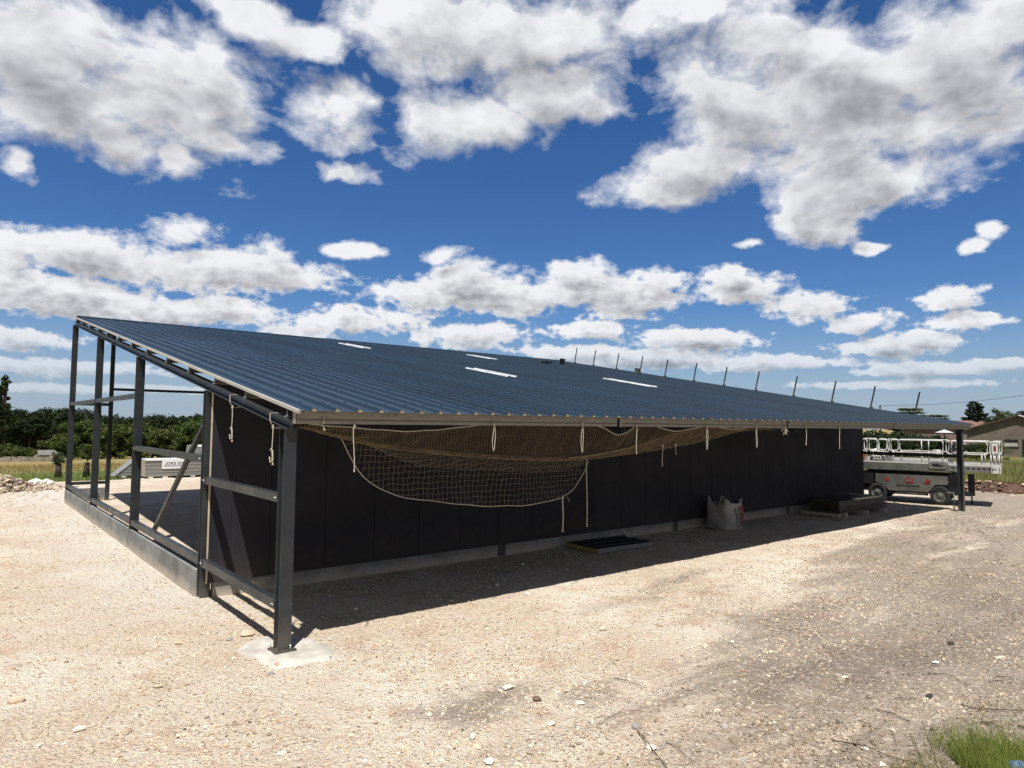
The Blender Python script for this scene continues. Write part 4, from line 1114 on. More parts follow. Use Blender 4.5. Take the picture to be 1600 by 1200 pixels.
# control box, toolbox, cables on the deck
B('control_box', (0.03, 1.08, 1.27), (0.12, 1.62, 1.50), M_offwhite)
b = MB(); b.box((0.02, 1.16 - 1.4, 1.37), (0.03, 1.46 - 1.4, 1.41)); b.build('lettering', M_black, lift)
B('sleeve_box', (0.0, 1.28, 1.45), (0.13, 1.50, 1.53), M_offwhite)
B('tool_chest', (0.12, 2.92, 1.435), (0.55, 3.62, 1.66), M_grey)
cb_ = MB()
for k in range(5):
    a = rng.uniform(0, 6, 3); yc = 0.98 + 0.05 * k
    cb_.tube([(0.14 + 0.02 * math.sin(i * 0.9 + a[0]), yc - 0.35 * 0 + 0.09 * math.sin(i * 0.7 + a[1]) - 1.4 - 0.25, 2.22 - 0.045 * i) for i in range(9)], 0.014, 5)
cb_.build('cable', M_black, lift)
cb_ = MB(); cb_.tube([(0.12, 0.52 - 1.4 + 0.12 * math.cos(t), 2.02 + 0.17 * math.sin(t)) for t in np.linspace(-2.5, 2.2, 14)], 0.022, 6); cb_.build('hose', M_white, lift)
cb_ = MB()
for k in range(3): cb_.tube([(0.10, 3.30 + 0.1 * k + 0.07 * math.cos(t) - 1.4, 1.60 + 0.06 * math.sin(t)) for t in np.linspace(0, 5.0, 10)], 0.02, 6)
cb_.build('hose', M_white, lift)
# emblems and text plates on the chassis side
def blob(name, y, z, s, m_, x=0.024, pts=None):
    b = MB(); P_ = pts; n = len(P_)
    vs = [(x - 0.004, y - 1.4 - u * s, z + v * s) for u, v in P_] + [(x + 0.004, y - 1.4 - u * s, z + v * s) for u, v in P_]
    b.add(vs, [tuple(range(n))[::-1], tuple(range(n, 2 * n))] + [(i, (i + 1) % n, (i + 1) % n + n, i + n) for i in range(n)])
    return b.build(name, m_, lift)
EMB = [(-0.25, -0.85), (0.15, -0.75), (0.5, -0.55), (0.8, -0.3), (0.95, 0.05), (0.85, 0.4), (0.6, 0.62), (0.3, 0.6), (0.05, 0.75), (-0.2, 1.05), (-0.35, 0.95), (-0.3, 0.5), (-0.35, 0.15), (-0.5, -0.05), (-0.95, -0.1), (-1.0, -0.3), (-0.6, -0.4)]
blob('emblem', 1.68, 0.79, 0.125, M_red, pts=EMB); blob('emblem', 3.02, 0.83, 0.105, M_red, pts=[(-u * .8, v) for u, v in EMB][::-1])
blob('emblem_face', 1.64, 0.80, 0.05, M_dkred, x=0.014, pts=[(-1, -.6), (0, -1), (.9, -.3), (.7, .6), (0, .3), (-.7, .7)])
B('nameplate', (0.018, 2.13, 0.72), (0.026, 2.40, 0.89), M_red)
b = MB()
for k in range(3):
    y = 2.17 + 0.075 * k - 1.4; b.box((0.012, y, 0.765), (0.018, y + 0.015, 0.845)); b.box((0.012, y + 0.036, 0.765), (0.018, y + 0.051, 0.845)); b.box((0.012, y + 0.016, 0.795), (0.018, y + 0.035, 0.815))
b.build('lettering', M_offwhite, lift)
b = MB()
for k in range(18): b.box((0.020, 1.92 + 0.045 * k - 1.4, 0.605), (0.027, 1.92 + 0.045 * k + 0.03 - 1.4, 0.64))
tag(b.build('small_print', M_black, lift), None, None, kind='stuff')
# near end: black column, steps and stabiliser leg
B('ladder', (0.05, 0.40, 0.42), (0.45, 0.62, 0.46), M_black)
b = MB()
for z in (0.46, 0.68, 0.90): b.box((0.08, 0.62 - 1.4, z), (0.5, 0.74 - 1.4, z + 0.03))
b.build('step', M_black, lift)
B('hydraulic_column', (0.55, 0.24, 0.34), (0.78, 0.44, 1.10), M_black)
b = MB(); b.cyl((0.66, 0.34 - 1.4, 0.02), (0.66, 0.34 - 1.4, 0.36), 0.025, 8); b.box((0.56, 0.24 - 1.4, 0.0), (0.76, 0.44 - 1.4, 0.03)); b.build('stabiliser_leg', M_black, lift)
side_prism('nose_plate', [(0.98, 1.05), (0.70, 1.03), (0.62, 0.62), (0.50, 0.55), (0.28, 0.46), (0.28, 0.36), (1.0, 0.36)], 0.10, 0.14, M_black)
# orange pail and white sacks standing on the deck
ob = tag(empty('pail', lift_pt(0.3, 3.97, 1.435)), 'orange pail standing on the scissor lift deck at the corner of the dark wall', 'pail')
b = MB(); b.tube([(0, 0, 0), (0, 0, 0.02), (0, 0, 0.26), (0, 0, 0.28)], [0.12, 0.13, 0.16, 0.165], 16); b.build('body', M_orange, ob)
b = MB(); b.tube([(0.16 * math.cos(t), 0, 0.27 + 0.06 * math.sin(t)) for t in np.linspace(0, math.pi, 8)], 0.006, 5); b.build('handle', M_clip, ob)
b = MB(); b.sm = True
b.tube([(0, -0.16, 0.06), (0.02, -0.1, 0.10), (0, 0, 0.13), (0.02, 0.12, 0.10), (0, 0.18, 0.05)], [0.03, 0.09, 0.11, 0.09, 0.03], 10)
tag(b.build('white_sack', M_white, None, lift_pt(0.33, 3.45, 1.70)), 'small white sack lying on the grey chest on the scissor lift', 'sack')

# a thin prop standing beside the far corner post
M_prop = mat('grey_prop_steel', (0.11, 0.11, 0.10), 0.5, 0.3, 0.2, 8)
pp = tag(empty('steel_prop', (22.36, 0.16, 0.0)), 'thin grey steel prop standing on a small foot beside the far corner post', 'prop')
b = MB(); b.cyl((0, 0, 0.02), (0, 0, 0.60), 0.018, 8); b.build('tube', M_prop, pp)
b = MB(); b.box((-0.09, -0.09, 0.0), (0.09, 0.09, 0.02)); b.build('foot', M_prop, pp)
b = MB(); b.cyl((0, -0.02, 0.60), (0, 0.62, 0.60), 0.018, 8); b.build('cross_tube', M_prop, pp)

# ------------------------------------------------------------------ wrapped panel stacks behind the shed
M_pside = mat('stacked_panel_edges', (0.235, 0.235, 0.225), 0.5, 0.0, 0.15, 1.5, stretch=(0.6, 1, 22))
M_wrap = mat('white_wrap', (0.70, 0.70, 0.68), 0.45, 0.0, 0.08, 3.0, 0.3, 9)
M_label = mat('label_paper', (0.74, 0.75, 0.76), 0.5, 0.0, 0.04, 3.0)
M_ink = mat('navy_ink', (0.035, 0.045, 0.12), 0.5, 0.0, 0.1, 8)
def pstack(loc, ln, wd, h, z0, label, lab=None, slope=0.0, foam=True, rot=0.0):
    s = tag(empty('panel_stack', loc, rot), label, 'panel stack')
    nl = max(3, int(round(h / 0.085))); t = h / nl
    b = MB()
    for k in range(nl):
        off = slope * (k / nl); j = rng.uniform(-.006, .006)
        b.box((off + j, 0.012 * (k % 2), z0 + k * t + 0.004), (ln + j, wd - 0.01 * (k % 2), z0 + (k + 1) * t - 0.004))
    b.build('panels', M_pside, s)
    b = MB()
    for k in range(nl):
        off = slope * (k / nl); b.box((off - 0.012, 0.02, z0 + k * t + 0.008), (off - 0.0075, wd - 0.02, z0 + (k + 1) * t - 0.008))
    b.build('foam_ends', M_cream, s)
    b = MB(); b.box((slope - 0.02, -0.02, z0 + h), (ln + 0.02, wd + 0.02, z0 + h + 0.02)); b.box((slope - 0.02, -0.022, z0 + h - 0.05), (ln + 0.02, -0.012, z0 + h)); b.build('top_wrap', M_wrap, s)
    if slope > 0:
        b = MB(); b.add([(-0.12, -0.012, z0), (slope - 0.1, -0.012, z0 + h), (slope - 0.1, wd + 0.012, z0 + h), (-0.12, wd + 0.012, z0), (-0.17, -0.012, z0), (slope - 0.14, -0.012, z0 + h + 0.02), (slope - 0.14, wd + 0.012, z0 + h + 0.02), (-0.17, wd + 0.012, z0)],
              [(3, 2, 1, 0), (4, 5, 6, 7), (0, 1, 5, 4), (1, 2, 6, 5), (2, 3, 7, 6), (3, 0, 4, 7)]); b.build('end_wrap', M_pside, s)
    if z0 > 0:
        for x in np.arange(0.15 + 0, ln - 0.2, 0.62):
            b = MB(); b.box((x, 0.0, 0.0), (x + 0.20, wd, z0)); b.build('bearer', M_wrap, s)
        b = MB(); b.box((0.0, 0.25, 0.0), (ln, wd - 0.1, z0 - 0.003)); b.build('pallet_core', M_black, s)
    if lab:
        x0, x1, za, zb = lab
        b = MB(); b.box((x0, -0.030, za), (x1, -0.024, zb)); lb = b.build('label', M_label, s)
        cx, cz = (x0 + x1) / 2, (za + zb) / 2
        M4 = Matrix.Translation((cx, -0.034, cz + 0.03)) @ Matrix.Rotation(math.pi / 2, 4, 'X')
        text_mesh('JORIS IDE', 'lettering', M_ink, 0.19, 0.002, M4, lb, 1.05, 0.25)
        b = MB(); b.box((x0 + 0.10, -0.036, cz - 0.10), (x1 - 0.06, -0.031, cz - 0.075)); b.build('underline', M_ink, lb)
    return s
pstack((4.07, 27.8, 0.0), 5.9, 1.1, 0.80, 0.07, 'long grey panel stack on white bearers with a white printed label on its side', (0.70, 1.80, 0.43, 0.86))
pstack((3.15, 29.0, 0.0), 6.0, 1.1, 0.74, 0.07, 'grey panel stack with a slanting wrapped end, just left of the labelled stack', slope=0.85)
pstack((6.80, 30.4, 0.0), 5.0, 1.1, 1.35, 0.07, 'tallest grey panel stack, standing behind the two others, with a label at its top', (0.42, 1.35, 1.02, 1.42), slope=0.12)

# ------------------------------------------------------------------ trees
def zground(x, y): return float(mz(np.array([x]), np.array([y]))[0])
def leaf_cloud(centers, radii, n_per, size, tones, seed, squash=1.0, hang=0.0):
    """leaf-sized quads clustered in clumps; each clump has its own green"""
    r = np.random.default_rng(seed); C_, S_, T_ = [], [], []
    for (c, rad) in zip(centers, radii):
        n = int(n_per * (rad ** 1.6) / (np.mean(radii) ** 1.6)) + 6
        d = r.normal(size=(n, 3)); d /= np.linalg.norm(d, axis=1)[:, None]
        q = d * (rad * (r.random(n) ** 0.42))[:, None]; q[:, 2] *= squash
        C_.append(q + c); k = r.random(); base = np.array(tones[0]) * (1 - k) + np.array(tones[1]) * k
        T_.append(np.clip(base[None, :] * r.uniform(0.65, 1.35, (n, 1)), 0, 1)); S_.append(size * r.uniform(0.6, 1.4, n))
    C_ = np.concatenate(C_); T_ = np.concatenate(T_); S_ = np.concatenate(S_); n = len(C_)
    a = r.normal(size=(n, 3)); a[:, 2] *= 0.6; a /= np.linalg.norm(a, axis=1)[:, None]
    b = np.cross(a, r.normal(size=(n, 3))); b /= np.linalg.norm(b, axis=1)[:, None]
    a *= S_[:, None]; b *= (S_ * 0.62)[:, None]
    V = np.stack([C_ - a, C_ - b * 0.9 + a * 0.1, C_ + a, C_ + b * 0.9 + a * 0.1], 1).reshape(-1, 3)
    F = np.arange(4 * n).reshape(-1, 4)
    return V, F, np.repeat(T_, 4, axis=0)
GREENS = {
    'dark': ((0.014, 0.026, 0.009), (0.034, 0.053, 0.018)),
    'mid': ((0.032, 0.058, 0.014), (0.072, 0.104, 0.026)),
    'olive': ((0.048, 0.068, 0.016), (0.105, 0.125, 0.034)),
    'spruce': ((0.012, 0.026, 0.018), (0.030, 0.048, 0.030)),
    'grey': ((0.06, 0.085, 0.045), (0.12, 0.14, 0.08))}
def tree_mesh(kind, h, w, tone, seed, size=0.28, n_clump=60, n_per=70):
    r = np.random.default_rng(seed); cs, rs = [], []; tk = MB(); tk.sm = True
    if kind == 'broad':
        for _ in range(n_clump):
            d = r.normal(size=3); d /= np.linalg.norm(d); d[2] = abs(d[2]) * 1.0 if r.random() < 0.75 else d[2]
            k = r.random() ** 0.35; lump = 1 + 0.22 * math.sin(3 * math.atan2(d[1], d[0]) + seed) + 0.12 * r.normal()
            cs.append(np.array([d[0] * w / 2 * k * lump, d[1] * w / 2 * k * lump, h * 0.50 + d[2] * h * 0.42 * k * (0.9 + .2 * r.random())])); rs.append(w * r.uniform(0.085, 0.17))
        for _ in range(n_clump // 4):
            a = r.uniform(0, 6.28); cs.append(np.array([math.cos(a) * w * .40, math.sin(a) * w * .40, h * r.uniform(0.08, 0.35)])); rs.append(w * r.uniform(0.09, 0.14))
        top = h * 0.75
    elif kind == 'tall':
        for i in range(n_clump):
            z = r.uniform(0.15, 1.0); ww = w / 2 * math.sin(math.pi * min(1, (z * 0.85 + 0.1))) ** 0.7; a = r.uniform(0, 6.28)
            cs.append(np.array([math.cos(a) * ww * r.uniform(.3, 1), math.sin(a) * ww * r.uniform(.3, 1), h * z])); rs.append(w * r.uniform(0.12, 0.22))
        top = h * 0.95
    elif kind == 'spruce':
        lv = 19
        for i in range(lv):
            z = 0.10 + 0.88 * i / lv; ww = w / 2 * (1 - z) ** 0.8 * (1 + 0.25 * math.sin(i * 2.3)) + 0.15; m_ = max(3, int(9 * (1 - z)) + 2)
            for j in range(m_):
                a = 6.28 * j / m_ + r.uniform(-.4, .4)
                for q in (0.45, 0.8, 1.0):
                    cs.append(np.array([math.cos(a) * ww * q, math.sin(a) * ww * q, h * z - ww * 0.20 * q])); rs.append(w * 0.085 * (1.05 - z) ** 0.6 * r.uniform(.7, 1.2))
        top = h * 0.98
    elif kind == 'cedar':
        for i in range(7):
            z = 0.45 + 0.52 * i / 7; ww = w / 2 * (1 - 0.75 * (z - .45) / .55) * r.uniform(0.8, 1.1); m_ = 6
            for j in range(m_):
                a = 6.28 * j / m_ + r.uniform(-.5, .5)
                for q in np.linspace(0.3, 1.0, 5):
                    cs.append(np.array([math.cos(a) * ww * q, math.sin(a) * ww * q, h * z + ww * 0.06 * q])); rs.append(w * 0.075 * r.uniform(.7, 1.3))
        top = h * 0.95
    R0 = max(0.12, h * 0.020)
    tk.tube([(0, 0, -0.5), (0.02 * h * r.uniform(-1, 1), 0.01 * h, top * 0.4), (0.02 * h * r.uniform(-1, 1), 0.0, top)], [R0 * 1.5, R0, R0 * 0.25], 9)
    for _ in range(11):
        c = cs[r.integers(len(cs))]; z0 = min(top * 0.8, c[2] * 0.6)
        tk.tube([(0, 0, z0), tuple(c * (0.5, 0.5, 0.9)), tuple(c)], [R0 * 0.45, R0 * 0.3, R0 * 0.08], 6)
    V, F, T = leaf_cloud(cs, rs, n_per, size, GREENS[tone], seed + 5, squash={'cedar': 0.45, 'spruce': 0.6}.get(kind, 0.85))
    return V, F, T, tk
def make_tree(name, kind, h, w, tone, seed, **kw):
    root = empty(name); V, F, T, tk = tree_mesh(kind, h, w, tone, seed, **kw)
    tk.build('trunk', M_bark, root); np_mesh('crown', V, F, M_leaf, root, col=T); return root
def place(root, px, d, label, cat='tree', group=None, rz_=0.0, s=1.0, sz=None, py=None):
    q = far(px, 660, d); z = zground(q[0], q[1]); root.location = (q[0], q[1], z - 0.15); root.rotation_euler = (0, 0, rz_); root.scale = (s, s, sz or s)
    return tag(root, label, cat, group)

# far wood on the left: one mass of crowns on the rising ground behind
r = np.random.default_rng(31); cs, rs = [], []
for i in range(620):
    px = r.uniform(-260, 620); d = r.uniform(205, 300); q = far(px, 655, d)
    env = 4.0 + 1.2 * math.sin(px * 0.021) + 0.8 * math.sin(px * 0.055 + 1) - 1.6 * math.exp(-((px - 43) / 9.0) ** 2) + (0.8 if 60 < px < 110 else 0)
    top = env * d / 215 + r.normal() * 0.35
    cs.append(np.array([q[0], q[1], top - 2.6])); rs.append(r.uniform(2.2, 3.6))
    if r.random() < 0.8: cs.append(np.array([q[0] + r.normal(), q[1] + r.normal(), top - 7.0])); rs.append(r.uniform(3, 4.4))
V, F, T = leaf_cloud(cs, rs, 95, 0.55, ((0.016, 0.028, 0.014), (0.036, 0.054, 0.024)), 32)
tag(np_mesh('far_wood', V, F, M_leaf, col=T), 'dark far-off wood closing the view on the left', 'wood', kind='stuff')

PB = {}
PB['broadA'] = make_tree('broadleaf_tree', 'broad', 8.0, 8.0, 'olive', 1, n_clump=75)
PB['broadB'] = make_tree('broadleaf_tree', 'broad', 9.0, 8.5, 'mid', 2, n_clump=80)
PB['dark'] = make_tree('dark_tree', 'broad', 12.0, 10.0, 'dark', 3, n_clump=90, n_per=80, size=0.32)
PB['bush'] = make_tree('bush', 'broad', 3.4, 4.6, 'olive', 4, n_clump=40, n_per=50, size=0.2)
used = {}
def inst(k):
    if k not in used: used[k] = 1; return PB[k]
    used[k] += 1; return copy_tree(PB[k])
# dark trees at the left, tallest first
G1 = 'dark trees standing before the far wood'
for px, d, s, sz, lb in ((-70, 165, 1.35, 1.25, 'dark tree at the extreme left edge, below the poplar'), (12, 172, 1.15, 1.10, 'dark tree right beside the leftmost poplar'), (48, 160, 1.0, 0.93, 'dark tree behind the pale low roof in the field'),
                     (76, 178, 1.15, 1.10, 'dark rounded tree just left of the leftmost steel column'), (106, 185, 1.1, 1.12, 'dark tree directly behind the leftmost steel column'), (142, 190, 1.0, 1.02, 'dark tree behind the second steel column'), (180, 195, 1.0, 1.05, 'dark tree seen past the thin door post'), (255, 205, 1.2, 1.05, 'dark tree behind the diagonal brace'), (310, 210, 1.2, 1.1, 'dark tree behind the upper end of the brace')):
    place(inst('dark'), px, d, lb, group=G1, rz_=px * 0.7, s=s, sz=sz)
G2 = 'green trees along the lower edge of the meadow'
for k, px, d, s, sz, lb in (('broadA', 97, 118, 0.62, 0.62, 'bright green tree showing left of the leftmost steel column'), ('broadB', 133, 132, 0.95, 0.88, 'green tree seen between the first two steel columns'), ('broadB', 160, 140, 0.9, 0.86, 'green tree half hidden by the thin door post'),
                        ('broadA', 192, 128, 0.95, 0.88, 'leftmost olive tree in the wide second bay'), ('broadA', 240, 132, 1.0, 0.80, 'olive tree above the labelled panel stack'), ('broadB', 215, 138, 0.95, 0.84, 'green tree behind the third steel column'), ('broadA', 284, 130, 1.0, 0.82, 'olive tree directly behind the diagonal brace'),
                        ('broadB', 318, 128, 1.0, 0.85, 'green tree at the right end of the opening beside the cream strip'), ('broadA', 352, 135, 1.0, 0.9, 'olive tree behind the long wall')):
    place(inst(k), px, d, lb, group=G2, rz_=px * 1.3, s=s, sz=sz)
G3 = 'bushes at the foot of the wood'
for px, d, s, lb in ((14, 128, 0.95, 'larger pale bush at the left foot of the wood'), (36, 125, 0.8, 'pale bush just left of the low roof'), (60, 140, 0.5, 'small bush behind the low pale roof'), (-14, 125, 1.0, 'bush at the left edge of the picture')):
    place(inst('bush'), px, d, lb, 'bush', G3, rz_=px, s=s)
pop = make_tree('poplar', 'tall', 18.5, 3.6, 'dark', 9, n_clump=42, n_per=60, size=0.25)
place(pop, 6, 150, 'tall narrow poplar rising above the wood at the left edge')
pop2 = make_tree('poplar', 'tall', 17.0, 3.0, 'dark', 12, n_clump=30, n_per=60, size=0.25)
place(pop2, 1, 150, 'slightly shorter poplar at the very left edge of the picture')

# saplings in wicker guards
for px, py, hh, gw, sd, lb in ((91, 741, 1.30, 0.26, 41, 'sapling in a dark wicker guard, left of the leftmost steel column'), (135, 742, 1.65, 0.27, 43, 'sapling in a dark wicker guard, between the first two steel columns')):
    y0 = 32.5 if px < 100 else 31.0
    q = at(px, py, 'z', -0.17); t = tag(empty('sapling', (q[0], q[1], zground(q[0], q[1]) )), lb, 'sapling')
    b = MB()
    for k in range(22):
        a = k / 22 * 6.283; b.tube([(gw * .62 * math.cos(a), gw * .62 * math.sin(a), 0), (gw * .38 * math.cos(a + .2), gw * .38 * math.sin(a + .2), 0.78 + rng.uniform(-.06, .04))], 0.017, 4)
    for z in (0.15, 0.4, 0.64): b.tube([((gw * (.62 - .28 * z)) * math.cos(a), (gw * (.62 - .28 * z)) * math.sin(a), z) for a in np.linspace(0, 6.28, 13)], 0.014, 4)
    b.build('wicker_guard', M_bark, t)
    b = MB(); b.tube([(0, 0, 0), (0.03, 0, 0.7), (0.0, 0.02, hh * .85)], [0.03, 0.022, 0.01], 6); b.build('trunk', M_bark, t)
    rr = np.random.default_rng(sd); c_ = [np.array([rr.normal() * 0.14, rr.normal() * 0.14, hh * rr.uniform(0.62, 1.0)]) for _ in range(14)]
    V, F, T = leaf_cloud(c_, [0.16] * 14, 34, 0.055, GREENS['olive' if px > 100 else 'grey'], sd); np_mesh('crown', V, F, M_leaf, t, col=T)

# low pale roof and field wall far down the slope
q = far(73, 712, 112); z = zground(q[0], q[1])
sh = tag(empty('low_shelter', (q[0], q[1], z + 0.3), math.radians(12)), 'low shelter with a pale sheet roof at the far edge of the meadow', 'shelter')
b = MB(); b.box((-1.4, -1.0, -0.6), (1.4, 1.0, 0.75)); b.build('wall', M_grey, sh)
b = MB(); b.add([(-1.6, -1.2, 0.75), (1.6, -1.2, 0.75), (1.3, 0.9, 1.45), (-1.1, 0.9, 1.45), (-1.6, -1.2, 0.66), (1.6, -1.2, 0.66), (1.3, 0.9, 1.36), (-1.1, 0.9, 1.36)], [(0, 1, 2, 3), (7, 6, 5, 4), (0, 4, 5, 1), (1, 5, 6, 2), (2, 6, 7, 3), (3, 7, 4, 0)]); b.build('roof', M_offwhite, sh)
a1 = far(-60, 716, 108); a2 = far(84, 716, 106)
b = MB()
for i in range(24):
    u0, u1 = i / 24, (i + 1) / 24; p0 = a1 * (1 - u0) + a2 * u0; p1 = a1 * (1 - u1) + a2 * u1; zz = zground(p0[0], p0[1])
    b.bar((p0[0], p0[1], zz + 0.3 + 0.1 * math.sin(i * 1.7)), (p1[0], p1[1], zz + 0.3 + 0.1 * math.sin((i + 1) * 1.7)), 0.5, 0.9 + 0.2 * math.sin(i * 3.1))
tag(b.build('stone_wall', mat('old_stone', (0.22, 0.19, 0.15), 0.95, 0, 0.3, 1.5, 0.8, 5), None), 'low grey-brown field wall below the dark wood on the left', 'stone wall')

# rubble heap and pale boulders at the yard's left edge
def rock_mesh(mb_v, mb_f, mb_c, pos, s, r, tone, flat=0.7):
    ico = ICO; v = ico[0] * (1 + r.uniform(-.28, .28, (len(ico[0]), 1))) * (s * r.uniform(.7, 1.3), s * r.uniform(.6, 1.1), s * flat * r.uniform(.6, 1.1))
    a = r.uniform(0, 6.28); c_, s_ = math.cos(a), math.sin(a); R3 = np.array([[c_, -s_, 0], [s_, c_, 0], [0, 0, 1]])
    t = r.uniform(-.4, .4); R4 = np.array([[1, 0, 0], [0, math.cos(t), -math.sin(t)], [0, math.sin(t), math.cos(t)]])
    n = sum(len(x) for x in mb_v); mb_v.append(v @ R4.T @ R3.T + pos); mb_f.append(ico[1] + n); mb_c.append(np.tile(tone, (len(v), 1)))
def ico_mesh():
    t = (1 + 5 ** .5) / 2
    v = np.array([(-1, t, 0), (1, t, 0), (-1, -t, 0), (1, -t, 0), (0, -1, t), (0, 1, t), (0, -1, -t), (0, 1, -t), (t, 0, -1), (t, 0, 1), (-t, 0, -1), (-t, 0, 1)], float); v /= np.linalg.norm(v[0])
    f = np.array([(0, 11, 5), (0, 5, 1), (0, 1, 7), (0, 7, 10), (0, 10, 11), (1, 5, 9), (5, 11, 4), (11, 10, 2), (10, 7, 6), (7, 1, 8), (3, 9, 4), (3, 4, 2), (3, 2, 6), (3, 6, 8), (3, 8, 9), (4, 9, 5), (2, 4, 11), (6, 2, 10), (8, 6, 7), (9, 8, 1)])
    return v, f
ICO = ico_mesh()
r = np.random.default_rng(5); v_, f_, c_ = [], [], []
c0 = at(-8, 766, 'z', 0)
for i in range(650):
    u = r.normal() * 0.95; w_ = r.normal() * 0.7
    hgt = 0.62 * math.exp(-(u / 1.15) ** 2 - (w_ / 0.9) ** 2)
    tone = np.array((0.43, 0.35, 0.265)) * r.uniform(0.6, 1.35) * np.array((1, r.uniform(.9, 1.08), r.uniform(.85, 1.15)))
    rock_mesh(v_, f_, c_, np.array([c0[0] + u, c0[1] + w_, hgt * r.random() ** 0.5]), r.uniform(0.035, 0.12), r, np.clip(tone, 0, 1))
tag(np_mesh('rubble_heap', np.concatenate(v_), np.concatenate(f_), M_rubble, col=np.concatenate(c_)), 'heap of broken tan stone at the left edge of the yard', 'rubble', kind='stuff')
bl = ['largest white boulder in the row right of the rubble heap', 'second white boulder, low and broad, right of the rubble heap', 'smallest white boulder at the rubble heap', 'white boulder nearest the leftmost steel column', 'flat white boulder in front of the others']
for (px, s, lb) in zip((54, 68, 45, 79, 62), (0.30, 0.27, 0.16, 0.15, 0.2), bl):
    v_, f_, c_ = [], [], []; q = at(px, 757, 'z', 0); rock_mesh(v_, f_, c_, np.array([0, 0, s * .35]), s, r, np.array((0.62, 0.60, 0.55)))
    o = np_mesh('boulder', v_[0], f_[0], M_rubble, col=c_[0]); o.location = (q[0], q[1], 0); tag(o, lb, 'boulder', 'white boulders beside the rubble heap')

# ------------------------------------------------------------------ right-hand side
M_block = mat('rendered_blockwork', (0.155, 0.128, 0.10), 0.95, 0.0, 0.2, 0.8, 0.4, 6)
M_tile = mat('red_roof_tile', (0.20, 0.10, 0.085), 0.85, 0.0, 0.25, 1.2, 0.4, 8)
M_soil = mat('red_brown_soil', (0.11, 0.055, 0.035), 0.98, 0.0, 0.4, 2.0, 1.0, 9, second=(0.05, 0.032, 0.024))
# cut earth bank at the end of the yard
xs_b = np.linspace(0, 1, 7); ysb = np.arange(-14, 9.5, 0.12); V = []
for yv in ysb:
    ex = float(pad_edge_x(np.array([yv]))[0])
    for k, u in enumerate(xs_b):
        zb = 0.44 * u ** 0.6 + 0.12 * (vnoise(np.array([yv * 3.1]), np.array([u * 6.0]), 4)[0] - .5) - 0.05
        V.append((ex - 0.35 + 1.15 * u + 0.18 * (vnoise(np.array([yv * 4.0 + 9]), np.array([u * 5.0]), 8)[0] - .5), yv, zb))
n = len(xs_b); F = [(i * n + j, i * n + j + 1, (i + 1) * n + j + 1, (i + 1) * n + j) for i in range(len(ysb) - 1) for j in range(n - 1)]
struct(np_mesh('soil_bank', np.array(V), np.array(F)[:, ::-1], M_soil, smooth=False))
r = np.random.default_rng(15); v_, f_, c_ = [], [], []
for i in range(520):
    yv = r.uniform(-13, 8); ex = float(pad_edge_x(np.array([yv]))[0]); u = r.random()
    tone = np.array((0.42, 0.31, 0.22)) * r.uniform(.5, 1.3) if r.random() < .5 else np.array((0.14, 0.075, 0.05)) * r.uniform(.6, 1.4)
    rock_mesh(v_, f_, c_, np.array([ex - 0.75 + 1.45 * u, yv, 0.03 + 0.42 * min(1, max(0, (u * 1.45 - .4) / 1.1)) ** .6]), r.uniform(.03, .11), r, tone)
tag(np_mesh('bank_stones', np.concatenate(v_), np.concatenate(f_), M_rubble, col=np.concatenate(c_)), 'stones and clods lying along the foot of the cut soil bank', 'stones', kind='stuff')

# rendered house whose gable faces the yard
hd = 75.0
fw = RW @ np.array([0, 0, -1.0]); rt = RW @ np.array([1.0, 0, 0])
f2 = Vector((fw[0], fw[1], 0)).normalized(); r2 = Vector((rt[0], rt[1], 0)).normalized()
pk = far(1591, 649, hd); el_ = far(1506, 671, hd)
hz0 = zground(pk[0], pk[1]) - 0.3
yaw = math.atan2(r2.y, r2.x) - math.radians(34)
hs_ = tag(empty('house', (pk[0], pk[1], hz0), yaw), 'low brown rendered house with a shallow gable, at the right edge beyond the meadow', 'house')
HP = pk[2] - hz0; HE = el_[2] - hz0; HW = 4.75
Lh = 14.0
b = MB(); b.add([(-HW, 0, 0), (HW, 0, 0), (HW, 0, HE), (0, 0, HP - .08), (-HW, 0, HE), (-HW, Lh, 0), (HW, Lh, 0), (HW, Lh, HE), (0, Lh, HP - .08), (-HW, Lh, HE)],
      [(0, 1, 2, 3, 4), (9, 8, 7, 6, 5), (0, 4, 9, 5), (1, 6, 7, 2)]); b.build('wall', M_block, hs_)
b = MB()
for s_ in (-1, 1):
    e_ = s_ * (HW + 0.45); ze = HE - 0.45 * (HP - HE) / HW
    vs = [(0, -0.3, HP), (e_, -0.3, ze), (e_, Lh + .3, ze), (0, Lh + .3, HP)]; vs += [(x, y, z + 0.10) for x, y, z in vs]
    b.add(vs, [(0, 1, 2, 3), (7, 6, 5, 4), (0, 4, 5, 1), (1, 5, 6, 2), (2, 6, 7, 3), (3, 7, 4, 0)])
hroof = b.build('roof', M_tile, hs_)
b = MB(); b.bar((0, -0.34, HP + .03), (HW + .45, -0.34, HE - 0.45 * (HP - HE) / HW + .03), 0.06, 0.16); b.build('verge_board', M_white, hroof)
b = MB(); b.bar((0, -0.34, HP + .03), (-HW - .45, -0.34, HE - 0.45 * (HP - HE) / HW + .03), 0.06, 0.16); b.build('verge_board', M_bark, hroof)
wx = (1581 - 1591) * hd / FPX; wz = 2.7 + (672 - 693) * hd / FPX - hz0
b = MB(); b.box((wx - .62, -0.03, wz - .36), (wx + .62, 0.0, wz + .36)); wn_ = b.build('window', M_black, hs_)
b = MB(); b.box((wx - .62, -0.06, wz - .36), (wx + .55, -0.031, wz - 0.02)); b.build('blind', M_flash, wn_)
b = MB(); b.box((wx - .70, -0.10, wz - .44), (wx + .70, 0.0, wz - .363)); b.build('sill', M_conc, wn_)
